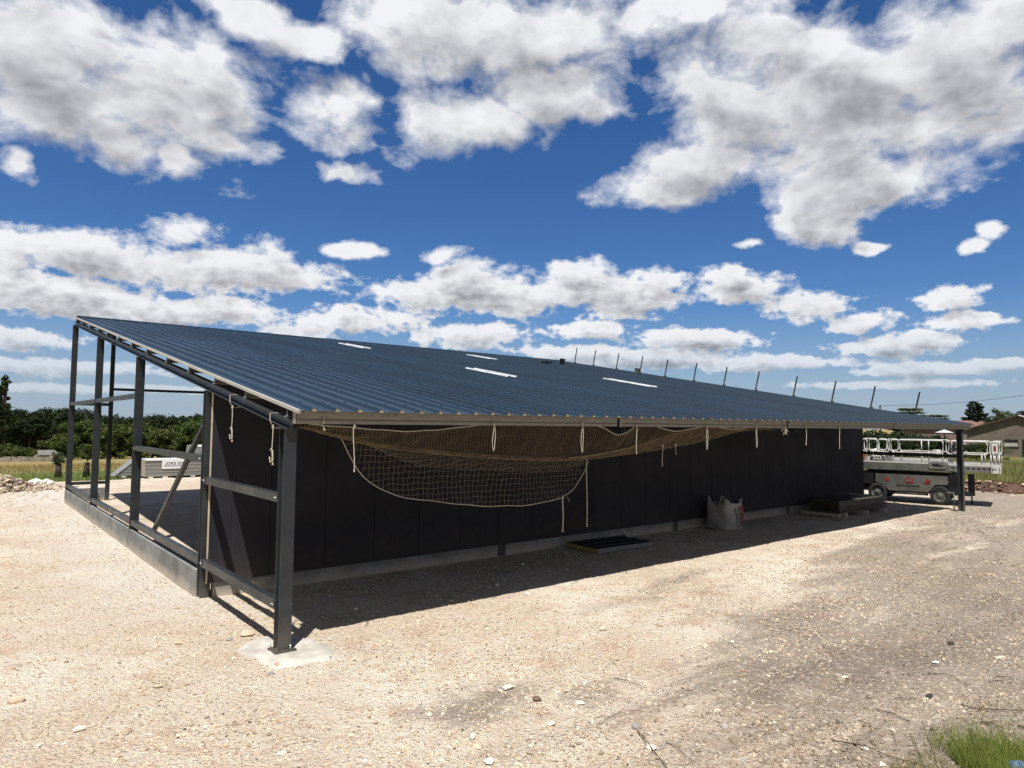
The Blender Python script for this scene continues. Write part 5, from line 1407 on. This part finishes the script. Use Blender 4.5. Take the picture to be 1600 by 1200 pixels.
wx2 = (1601 - 1591) * hd / FPX
b = MB(); b.box((wx2 - .45, -0.03, 0.1), (wx2 + .55, 0.0, wz + .40)); b.build('door', M_black, hs_)
# house with the long red roof behind it
q = far(1520, 664, 96); hz1 = zground(q[0], q[1]); zr_ = 2.7 + (671 - 657.5) * 96 / FPX - hz1; ze_ = 2.7 + (671 - 669) * 96 / FPX - hz1
h2 = tag(empty('house', (q[0], q[1], hz1), yaw + 0.30), 'long low house with a red tiled roof, behind the far corner of the shed roof', 'house')
b = MB(); b.box((-8.5, 0.4, -0.3), (2.6, 7.0, ze_)); b.build('wall', mat('mauve_render', (0.19, 0.135, 0.125), 0.95, 0, .12, 1.0), h2)
b = MB(); b.add([(-9, 0, ze_), (3, 0, ze_), (2.6, 3.7, zr_), (-1.0, 3.7, zr_), (3, 7.4, ze_), (-9, 7.4, ze_)], [(0, 1, 2, 3), (1, 4, 2), (4, 5, 3, 2), (5, 0, 3), (0, 5, 4, 1)]); b.build('roof', M_tile, h2)
# parasol, garden chairs
q = far(1476, 690, 62); pz = zground(q[0], q[1])
pr_ = tag(empty('parasol', (q[0], q[1], pz)), 'open white parasol on a thin dark pole, seen under the far eave', 'parasol')
ph_ = 2.7 + (671 - 675) * 62 / FPX - pz
b = MB(); k = 8; b.add([(0.78 * math.cos(6.283 * i / k), 0.78 * math.sin(6.283 * i / k), ph_ - 0.12) for i in range(k)] + [(0, 0, ph_ + 0.16)] + [(0.76 * math.cos(6.283 * i / k), 0.76 * math.sin(6.283 * i / k), ph_ - 0.16) for i in range(k)],
      [(i, (i + 1) % k, k) for i in range(k)] + [(i, i + k + 1, (i + 1) % k + k + 1, (i + 1) % k) for i in range(k)]); b.build('canopy', M_white, pr_)
b = MB(); b.cyl((0, 0, 0), (0, 0, ph_), 0.035, 8); b.build('pole', M_black, pr_)
for i, (px, lb) in enumerate(((1440, 'leftmost white garden chair on the grass under the far eave'), (1453, 'middle white garden chair on the grass under the far eave'), (1463, 'white garden chair nearest the parasol'))):
    q = far(px, 700, 50); gz = zground(q[0], q[1])
    if i == 0:
        gc0 = empty('garden_chair', (q[0], q[1], gz)); g_ = gc0
        b = MB(); b.box((-.24, -.24, .40), (.24, .24, .44)); b.build('seat', M_white, gc0)
        b = MB(); b.bar((0, .22, .44), (0, .34, .92), .46, .03, up=(0, 1, 0)); b.build('backrest', M_white, gc0)
        for sx in (-.2, .2):
            for sy in (-.2, .2): b = MB(); b.cyl((sx, sy, 0), (sx, sy, .40), .018, 6); b.build('leg', M_white, gc0)
    else: g_ = copy_tree(gc0); g_.location = (q[0], q[1], gz)
    g_.rotation_euler = (0, 0, 1.1 + i * 1.9); tag(g_, lb, 'garden chair', 'white garden chairs on the grass')
# trees right
t = make_tree('spruce', 'spruce', 8.0, 5.2, 'spruce', 51, size=0.22, n_per=26); place(t, 1521, 100, 'tall dark spruce, left of a pair standing behind the red roof', s=1.0, sz=(2.7 + 48 * 100 / FPX + .4) / 8.0, rz_=1)
t = make_tree('spruce', 'spruce', 8.0, 4.4, 'spruce', 52, size=0.22, n_per=26); place(t, 1530, 101, 'second dark spruce, its top just right of the tallest one', s=1.0, sz=(2.7 + 45 * 101 / FPX + .4) / 8.0)
t = make_tree('cedar', 'cedar', 9.0, 7.5, 'mid', 53, size=0.16, n_per=20); place(t, 1423, 105, 'flat-topped cedar behind the last guard post on the roof', s=1.0, sz=(3.0 + 38 * 105 / FPX) / 9.0)
t = make_tree('cedar', 'cedar', 9.0, 6.5, 'mid', 54, size=0.16, n_per=20); place(t, 1466, 110, 'lower flat-topped cedar between the guard posts and the spruces', s=1.0, sz=(3.0 + 27 * 110 / FPX) / 9.0, rz_=2)
t = make_tree('broadleaf_tree', 'broad', 7.0, 3.6, 'grey', 55, size=0.15, n_clump=36, n_per=40); place(t, 1561, 104, 'thin-crowned green tree behind the left slope of the gabled house', sz=(3.0 + 39 * 104 / FPX) / 7.0)
t = make_tree('broadleaf_tree', 'broad', 7.0, 3.6, 'grey', 56, size=0.15, n_clump=30, n_per=40); place(t, 1571, 106, 'second thin-crowned tree, just behind the first above the gabled house', sz=(3.0 + 35 * 106 / FPX) / 7.0)
t = make_tree('spruce', 'spruce', 7.0, 5.0, 'spruce', 57, size=0.2, n_per=22); place(t, 1597, 103, 'dark tree above the peak of the gabled house at the right edge', sz=(3.0 + 34 * 103 / FPX) / 7.0)
t = make_tree('broadleaf_tree', 'broad', 5.0, 5.5, 'dark', 58, size=0.2, n_clump=40); place(t, 1545, 99, 'low dark tree between the spruces and the thin-crowned trees', sz=(3.0 + 22 * 99 / FPX) / 5.0)
hg = make_tree('hedge_bush', 'broad', 2.6, 5.0, 'dark', 59, size=0.13, n_clump=50, n_per=60)
for i, (px, d, s, lb) in enumerate(((1412, 66, .85, 'dark hedge bush farthest left under the far eave'), (1436, 64, .9, 'dark hedge bush behind the garden chairs'), (1455, 67, .75, 'dark hedge bush left of the parasol'), (1390, 68, .9, 'dark hedge bush beside the end of the long wall'), (1520, 66, .6, 'dark bush just right of the far corner post'), (1500, 67, .55, 'dark bush behind the far corner post'), (1374, 62, 1.0, 'tallest dark hedge bush, half hidden by the end of the long wall'))):
    o = hg if i == 0 else copy_tree(hg); place(o, px, d, lb, 'bush', 'dark bushes under the far eave', rz_=i * 1.3, s=s)
sb = make_tree('shrub', 'broad', 2.0, 3.2, 'olive', 60, size=0.08, n_clump=34, n_per=50)
for i, (px, d, s, lb) in enumerate(((1541, 66, .85, 'larger olive shrub before the wall of the gabled house'), (1556, 62, .6, 'smaller olive shrub before the wall of the gabled house'), (1524, 60, .5, 'small olive shrub beside the far corner post'))):
    o = sb if i == 0 else copy_tree(sb); place(o, px, d, lb, 'shrub', 'olive shrubs before the gabled house', rz_=i * 1.3, s=s)
# power line
q = far(1376, 671, 90); pz = zground(q[0], q[1]); top = 2.7 + (670 - 634) * 90 / FPX
up_ = tag(empty('power_pole', (q[0], q[1], 0)), 'thin power pole showing its top above the blue roof', 'power pole')
b = MB(); b.cyl((0, 0, pz), (0, 0, top), 0.09, 8); b.build('pole', M_bark, up_)
b = MB(); b.bar((-0.5, -0.3, top - 0.15), (0.5, 0.3, top - 0.15), 0.1, 0.1); b.build('crossarm', M_bark, up_)
e2 = far(1700, 600, 75); pts = []
for i in range(25):
    u = i / 24; p_ = np.array([q[0], q[1], top - .05]) * (1 - u) + e2 * u; p_[2] -= 1.1 * 4 * u * (1 - u) * 0.6; pts.append(p_)
b = MB(); b.tube(pts, 0.02, 4); tag(b.build('power_cable', M_black, None), 'single dark cable running right from the power pole across the sky', 'cable')

# ------------------------------------------------------------------ gravel, stones, twigs and grass
def scatter_stones(name, n, smin, smax, region, seed, tones, label, cat, flat=0.55, dmin=0.0):
    r = np.random.default_rng(seed); P_ = []
    got = 0
    while got < n:
        x0, x1, y0, y1 = region; m_ = n * 3
        x = r.uniform(x0, x1, m_); y = r.uniform(y0, y1, m_)
        d = np.hypot(x - CAM[0], y - CAM[1])
        # keep more of them near the viewer, where single stones can be told apart
        k = r.random(m_) < np.clip(6.0 / d, 0, 1) ** 2.0
        ins = (x > -0.15) & (y > 3.05); k &= ~(ins & (x < 22.7))
        clump = fbm(x / 0.9, y / 0.9, 3, 77) + 0.5
        k &= r.random(m_) < np.clip(0.25 + 1.6 * (clump - 0.35), 0.08, 1)
        x, y = x[k], y[k]; P_.append(np.stack([x, y], 1)); got += len(x)
    P_ = np.concatenate(P_)[:n]; n = len(P_)
    k = np.hypot(P_[:, 0] - .1, P_[:, 1] - .2) > .40; P_ = P_[k | (r.random(len(P_)) < .06)]; n = len(P_)
    d = np.hypot(P_[:, 0] - CAM[0], P_[:, 1] - CAM[1])
    s = smin + (smax - smin) * r.random(n) ** 3.5
    s = np.maximum(s, 0.0011 * d)
    v0, f0 = ICO; nv = len(v0)
    V = v0[None] * (1 + r.uniform(-.3, .3, (n, nv, 1))) * np.stack([r.uniform(.7, 1.4, n), r.uniform(.6, 1.1, n), flat * r.uniform(.6, 1.2, n)], 1)[:, None, :] * s[:, None, None]
    a = r.uniform(0, 6.283, n); c_, s_ = np.cos(a), np.sin(a); t = r.uniform(-.45, .45, n); ct, st = np.cos(t), np.sin(t)
    y_, z_ = V[:, :, 1] * ct[:, None] - V[:, :, 2] * st[:, None], V[:, :, 1] * st[:, None] + V[:, :, 2] * ct[:, None]
    X = V[:, :, 0] * c_[:, None] - y_ * s_[:, None]; Y = V[:, :, 0] * s_[:, None] + y_ * c_[:, None]
    Z0 = yard_z(P_[:, 0], P_[:, 1])
    V = np.stack([X + P_[:, 0:1], Y + P_[:, 1:2], z_ + (Z0 + s * flat * 0.25)[:, None]], -1).reshape(-1, 3)
    F = (f0[None] + (np.arange(n) * nv)[:, None, None]).reshape(-1, 3)
    T = np.array(tones)[r.integers(len(tones), size=n)] * r.uniform(.75, 1.2, (n, 1))
    # greyer, dirtier stones where soil is worked into the yard
    soil = smooth(-P_[:, 1] + .22 * P_[:, 0], 2.2, 6.5) * smooth(P_[:, 0], -.8, 2.4) * smooth(fbm(P_[:, 0] * .35, P_[:, 1] * 1.1, 3, 12), -.15, .2)
    T = T * (1 - 0.55 * soil[:, None] * (r.random((n, 1)) < .8))
    T = np.repeat(np.clip(T, 0, 1), nv, axis=0)
    return tag(np_mesh(name, V, F, M_rubble, col=T), label, cat, kind='stuff')
TONES = [(0.54, 0.45, 0.33), (0.56, 0.47, 0.35), (0.49, 0.39, 0.28), (0.60, 0.53, 0.42), (0.43, 0.32, 0.22), (0.44, 0.35, 0.25), (0.51, 0.42, 0.30), (0.35, 0.27, 0.19)]
scatter_stones('gravel', 70000, 0.005, 0.026, (-14, 24, -8.2, 26), 101, TONES, 'loose crushed limestone scattered over the whole yard', 'gravel')
scatter_stones('gravel', 30000, 0.008, 0.024, (-9, 12, -7.5, 8), 104, [(0.54, 0.44, 0.32), (0.50, 0.39, 0.27), (0.57, 0.48, 0.36), (0.43, 0.33, 0.23), (0.60, 0.52, 0.41)], 'fist-small chips of limestone packed into the near part of the yard', 'gravel', flat=0.7)
scatter_stones('gravel', 1800, 0.014, 0.050, (-14, 24, -8.2, 26), 102, TONES + [(0.68, 0.62, 0.52)] * 2, 'larger pale stones strewn between the finer gravel', 'gravel', flat=0.5)
scatter_stones('gravel', 9000, 0.004, 0.017, (-1.5, 20, -8.2, 0), 103, [(0.10, 0.085, 0.07), (0.17, 0.13, 0.10), (0.24, 0.20, 0.17), (0.30, 0.26, 0.22)], 'dark crumbs of earth and grit on the near right of the yard', 'gravel')

def stone(px, py, s, tone, label, flat=0.6, seed=0, group='single stones lying in the foreground'):
    r = np.random.default_rng(seed + int(px)); q = at(px, py, 'z', 0.0); z = float(yard_z(np.array([q[0]]), np.array([q[1]]))[0])
    bm_v, bm_f, bm_c = [], [], []; rock_mesh(bm_v, bm_f, bm_c, np.array([0, 0, s * flat * .45]), s, r, np.array(tone), flat)
    # split once so the stone has more facets
    v, f = bm_v[0], bm_f[0]; V = list(v); cache = {}; F = []
    def mid(a, b):
        k = (min(a, b), max(a, b))
        if k not in cache: V.append((V[a] + V[b]) / 2 * (1 + r.uniform(.0, .10))); cache[k] = len(V) - 1
        return cache[k]
    for a, b, c in f: ab, bc, ca = mid(a, b), mid(b, c), mid(c, a); F += [(a, ab, ca), (b, bc, ab), (c, ca, bc), (ab, bc, ca)]
    o = np_mesh('stone', np.array(V), np.array(F), M_rubble, col=np.tile(tone, (len(V), 1))); o.location = (q[0], q[1], z)
    return tag(o, label, 'stone', group)
DK = (0.07, 0.062, 0.055); WH = (0.64, 0.59, 0.50); GY = (0.28, 0.26, 0.25); TN = (0.55, 0.43, 0.31); RD = (0.42, 0.28, 0.19)
stone(484, 1026, 0.045, RD, 'reddish stone lying on the white concrete footing'); stone(516, 1028, 0.040, GY, 'grey stone at the right rim of the white footing')
stone(432, 1040, 0.05, RD, 'reddish stone against the front rim of the footing'); stone(358, 1000, 0.045, GY, 'grey stone left of the concrete footing'); stone(386, 992, 0.09, TN, 'broad tan stone at the left corner of the footing')
stone(423, 1052, 0.045, GY, 'dark grey stone just before the footing'); stone(124, 1143, 0.05, WH, 'whitest stone in the lower left'); stone(280, 1005, 0.05, TN, 'tan stone out in the open left of the footing')
stone(794, 1074, 0.055, WH, 'large cream stone in the centre foreground'); stone(839, 1092, 0.05, (0.16, .11, .08), 'brown clod right of the cream stone'); stone(993, 1133, 0.055, GY, 'blue-grey stone beside the bent twig'); stone(906, 1098, 0.04, WH, 'white stone left of the blue-grey stone')
stone(1132, 1135, 0.045, (0.36, .33, .31), 'rounded grey pebble right of the bent twig'); stone(942, 985, 0.05, (0.55, .50, .42), 'flat pale stone above the centre foreground'); stone(860, 1127, 0.045, WH, 'white stone below the brown clod')
stone(1452, 1088, 0.042, (0.045, .045, .05), 'small round black stone on the right'); stone(1463, 1036, 0.042, WH, 'white stone up from the black stone'); stone(1320, 1053, 0.035, WH, 'small white stone at the left of the right foreground')
stone(1485, 1006, 0.05, DK, 'dark flat stone at the far right'); stone(1363, 1057, 0.032, (0.20, .16, .14), 'brown stone beside a small white one'); stone(1353, 1170, 0.035, WH, 'white stone caught on the long twig'); stone(1456, 1137, 0.024, DK, 'tiny dark stone below the black one')
stone(1102, 1010, 0.05, (0.55, .47, .36), 'long tan stone right of centre'); stone(1018, 1168, 0.04, WH, 'white stone at the bottom edge near the twig', seed=4); stone(738, 1152, 0.05, WH, 'white stone at the bottom centre', seed=2); stone(765, 1190, 0.05, WH, 'white stone on the bottom edge', seed=3)
stone(200, 860 + 140, 0.04, TN, 'small tan stone in the left foreground', seed=8); stone(25, 1100, 0.06, TN, 'broad tan stone at the left edge', seed=9)

# twigs
def twig(pts, r0, label, side=()):
    root = tag(empty('twig', (0, 0, 0)), label, 'twig', 'dry twigs on the near right of the yard')
    P_ = []
    for i, (px, py) in enumerate(pts):
        q = at(px, py, 'z', 0.01); P_.append((q[0], q[1], float(yard_z(np.array([q[0]]), np.array([q[1]]))[0]) + r0 + 0.013 + 0.008 * (i % 2)))
    root.location = P_[0]; P0 = np.array(P_[0]); A = np.array(P_) - P0; T_ = np.linspace(0, 1, len(A)); tt = np.linspace(0, 1, len(A) * 5)
    S = np.stack([np.interp(tt, T_, A[:, k]) for k in range(3)], 1); S += np.random.default_rng(int(pts[0][0])).normal(0, 0.0016, S.shape)
    b = MB(); b.tube(S, np.linspace(r0, r0 * .45, len(S)), 6); st = b.build('stem', M_twig, root)
    for (i, dx, dy, dz) in side:
        b = MB(); b.tube([A[i], A[i] + (dx * .5, dy * .5, dz), A[i] + (dx, dy, dz * .6)], [r0 * .6, r0 * .4, r0 * .2], 5); b.build('side_shoot', M_twig, root)
twig([(996, 1138), (1005, 1150), (1020, 1172), (1040, 1195), (1052, 1215)], 0.0060, 'bent twig running from the blue-grey stone to the bottom edge', [(1, 0.05, 0.03, 0.02)])
twig([(1300, 1156), (1345, 1166), (1400, 1180), (1450, 1198)], 0.0060, 'long twig crossing the lower right below the tall stalks', [(2, 0.08, -0.02, 0.01)])
twig([(1502, 1101), (1528, 1111), (1560, 1110), (1600, 1113), (1630, 1112)], 0.0065, 'thick curved twig above the green grass tuft', [(1, 0.10, -0.06, 0.02), (3, .02, .12, .04)])
twig([(1532, 1130), (1550, 1133), (1568, 1139)], 0.0090, 'short thick twig just above the green grass')
twig([(1368, 1108), (1395, 1118), (1426, 1126)], 0.0050, 'straight twig beyond the tall stalks')
twig([(1450, 1053), (1480, 1055), (1512, 1070)], 0.0045, 'forked thin twig left of the right edge', [(1, 0.10, -0.02, 0.01)])
twig([(1556, 1058), (1575, 1060), (1592, 1063)], 0.0055, 'short dark twig near the right edge'); twig([(1545, 1067), (1562, 1066), (1580, 1067)], 0.0050, 'second short twig near the right edge')
twig([(960, 1060), (985, 1065), (1010, 1070)], 0.0045, 'thin twig in the centre foreground'); twig([(1306, 1123), (1316, 1130), (1326, 1136)], 0.0055, 'stubby twig left of the tall stalks')
twig([(1340, 1124), (1358, 1132), (1372, 1143)], 0.0040, 'thin curved twig left of the tall stalks'); twig([(1040, 1158), (1060, 1172), (1084, 1188)], 0.0038, 'fine twig right of the bent twig', [(1, .06, .02, .01)])
twig([(1400, 1091), (1420, 1093), (1440, 1091)], 0.0035, 'fine curved twig left of the black stone'); twig([(945, 1122), (975, 1108), (1005, 1110)], 0.0035, 'fine twig beside the white stones at the centre')

# grass
def blades(name, base, h, lean, wid, tones, seed, label, cat, nseg=4, kind='stuff'):
    r = np.random.default_rng(seed); n = len(base); a = r.uniform(0, 6.283, n); ln = np.abs(r.normal(lean, lean * .5 + .02, n)); hh = h * r.uniform(.5, 1.25, n)
    dirv = np.stack([np.cos(a), np.sin(a)], 1); sd = np.stack([-np.sin(a), np.cos(a)], 1); V = []
    for k in range(nseg + 1):
        t = k / nseg; w_ = wid * (1 - t * .92) * 0.5; off = ln * hh * t ** 1.8; zz = hh * t * (1 - .15 * t)
        c = base[:, :2] + dirv * off[:, None]
        for s_ in (-1, 1): V.append(np.concatenate([c + sd * (s_ * w_), (base[:, 2] + zz)[:, None]], 1))
    V = np.stack(V, 1); m_ = 2 * (nseg + 1)
    F = np.array([(2 * k, 2 * k + 1, 2 * k + 3, 2 * k + 2) for k in range(nseg)])
    F = (F[None] + (np.arange(n) * m_)[:, None, None]).reshape(-1, 4)
    t0, t1 = np.array(tones[0]), np.array(tones[1]); k = r.random((n, 1)); T = (t0 * (1 - k) + t1 * k) * r.uniform(.75, 1.25, (n, 1))
    return tag(np_mesh(name, V.reshape(-1, 3), F, M_grass, col=np.repeat(np.clip(T, 0, 1), m_, axis=0)), label, cat, kind=kind)
r = np.random.default_rng(88)
def on_yard(n, cx, cy, sx, sy):
    x = r.normal(cx, sx, n); y = r.normal(cy, sy, n); return np.stack([x, y, yard_z(x, y) - .005], 1)
gc = at(1590, 1205, 'z', 0.06)
pts = on_yard(15000, gc[0] + 0.04, gc[1] - 0.02, 0.36, 0.30)
sdv = (pts[:, 0] + 3.14) * 0.77 - (pts[:, 1] + 8.03) * 0.63; pts = pts[sdv > 3.50 + .25 * vnoise(pts[:, 0] * 4, pts[:, 1] * 4, 5)]
blades('grass_tuft', pts, 0.125, 0.55, 0.0045, ((0.07, 0.12, 0.014), (0.25, 0.27, 0.06)), 89, 'bright green grass filling the lower right corner', 'grass')
px_ = r.uniform(1390, 1610, 1600); py_ = 1210 - r.random(1600) ** 1.6 * 150 * (px_ - 1380) / 220
q_ = np.array([at(a, b2, 'z', 0.0) for a, b2 in zip(px_, py_)]); q_[:, 2] = yard_z(q_[:, 0], q_[:, 1])
blades('dry_grass', q_, 0.09, 0.9, 0.0030, ((0.30, 0.23, 0.11), (0.12, 0.14, 0.04)), 90, 'sparse dry blades at the rim of the green grass', 'grass')
# tall dark stalks leaning left
def stalk(px, py, tx, ty, label):
    b_ = at(px, py, 'z', 0.05); d = np.linalg.norm(b_ - CAM); w = ray(tx, ty); w = w / np.linalg.norm(w); tp = CAM + w * (d * 0.97)
    root = tag(empty('grass_stalk', tuple(b_)), label, 'stalk', 'tall stalks leaning over the near right corner')
    v = tp - b_; sg = np.array([v * t + np.array([0, 0, 0.03]) * math.sin(math.pi * t) for t in np.linspace(0, 1, 8)])
    b = MB(); b.tube(sg, np.linspace(.0026, .0010, 8), 5); b.build('stem', M_stalk, root)
    b = MB(); b.tube([v * .45, v * .6 + (.02, .01, .02), v * .75 + (.05, .03, .0)], [.0018, .0014, .0006], 4); b.build('leaf', M_stalk, root)
M_stalk = mat('green_brown_stalk', (0.085, 0.085, 0.035), 0.8, 0, 0.3, 20)
for a in ((1420, 1215, 1378, 1112, 'leftmost tall stalk in the lower right corner'), (1452, 1218, 1405, 1118, 'tall stalk second from the left in the lower right'), (1448, 1212, 1418, 1135, 'shorter stalk leaning beside the second one'), (1470, 1216, 1432, 1104, 'tall stalk third from the left in the lower right'), (1530, 1200, 1505, 1112, 'tall stalk rising left of the green tuft'), (1545, 1205, 1512, 1130, 'stalk bent over the green tuft')):
    stalk(*a)

# blue and yellow scrap of sacking in the corner
q = at(1592, 1190, 'z', 0.10); sv, sf = [], []; NU, NV = 22, 12
for j in range(NV + 1):
    for i in range(NU):
        a = 6.283 * i / NU; t = math.pi * j / NV; rr = 1 + .14 * math.sin(3 * a + 2 * t) + .12 * math.sin(5 * a + t * 7) + .08 * math.sin(9 * a - 6 * t)
        sv.append((0.095 * math.sin(t) * math.cos(a) * rr, 0.08 * math.sin(t) * math.sin(a) * rr, 0.07 * math.cos(t) * rr))
for j in range(NV):
    for i in range(NU): sf.append((j * NU + i, (j + 1) * NU + i, (j + 1) * NU + (i + 1) % NU, j * NU + (i + 1) % NU))
sk_ = tag(empty('crumpled_bag', (q[0] + 0.01, q[1] + 0.0, float(yard_z(np.array([q[0]]), np.array([q[1]]))[0]) + 0.03)), 'crumpled blue and yellow plastic bag lying in the green corner grass', 'bag')
b = MB(); b.sm = True; b.add([(x, y, z) for x, y, z in sv], [f for f in sf if sum(sv[i][2] for i in f) / 4 > 0.022]); b.build('blue_side', mat('blue_plastic', (0.075, 0.14, 0.26), 0.6, 0, .25, 12, .3, 30), sk_)
b = MB(); b.sm = True; b.add([(x, y, z) for x, y, z in sv], [f for f in sf if sum(sv[i][2] for i in f) / 4 <= 0.022]); b.build('yellow_side', mat('ochre_plastic', (0.42, 0.29, 0.07), 0.6, 0, .25, 12, .3, 30), sk_)

# meadow grass standing up to the right and left of the yard
n = 26000; x = r.uniform(32.2, 62, n); y = r.uniform(-12, 16, n); k = r.random(n) < np.clip(36 / x, 0, 1) ** 2; x, y = x[k], y[k]
p_ = np.stack([x, y, mz(x, y)], 1)
blades('meadow_grass', p_, 0.42, 0.35, 0.020, ((0.085, 0.105, 0.028), (0.20, 0.175, 0.075)), 91, 'rough grass standing in the meadow right of the lift', 'grass', nseg=3)
n = 30000; x = r.uniform(-16, 24, n); y = 28.0 + 46 * r.random(n) ** 1.6; k = (y > pad_edge_y(x) + .1); x, y = x[k], y[k]
p_ = np.stack([x, y, mz(x, y)], 1); dry = (y + 5 * fbm(x / 3, y / 3, 3, 2) > 46)
blades('meadow_grass', p_[~dry], 0.22, 0.35, 0.018, ((0.085, 0.125, 0.026), (0.16, 0.18, 0.055)), 92, 'short green grass along the back edge of the yard', 'grass', nseg=2)
blades('meadow_grass', p_[dry], 0.45, 0.30, 0.024, ((0.34, 0.25, 0.115), (0.20, 0.18, 0.07)), 93, 'dry tan grass standing in the meadow behind the shed', 'grass', nseg=2)
# weeds hanging over the soil bank
n = 2600; y = r.uniform(-13, 8.5, n); x = pad_edge_x(y) + 0.65 + r.random(n) * 0.5; p_ = np.stack([x, y, 0.36 + 0 * x], 1)
blades('bank_grass', p_, 0.22, 0.8, 0.022, ((0.10, 0.12, 0.03), (0.18, 0.15, 0.06)), 94, 'grass fringe along the top of the cut soil bank', 'grass', nseg=2)
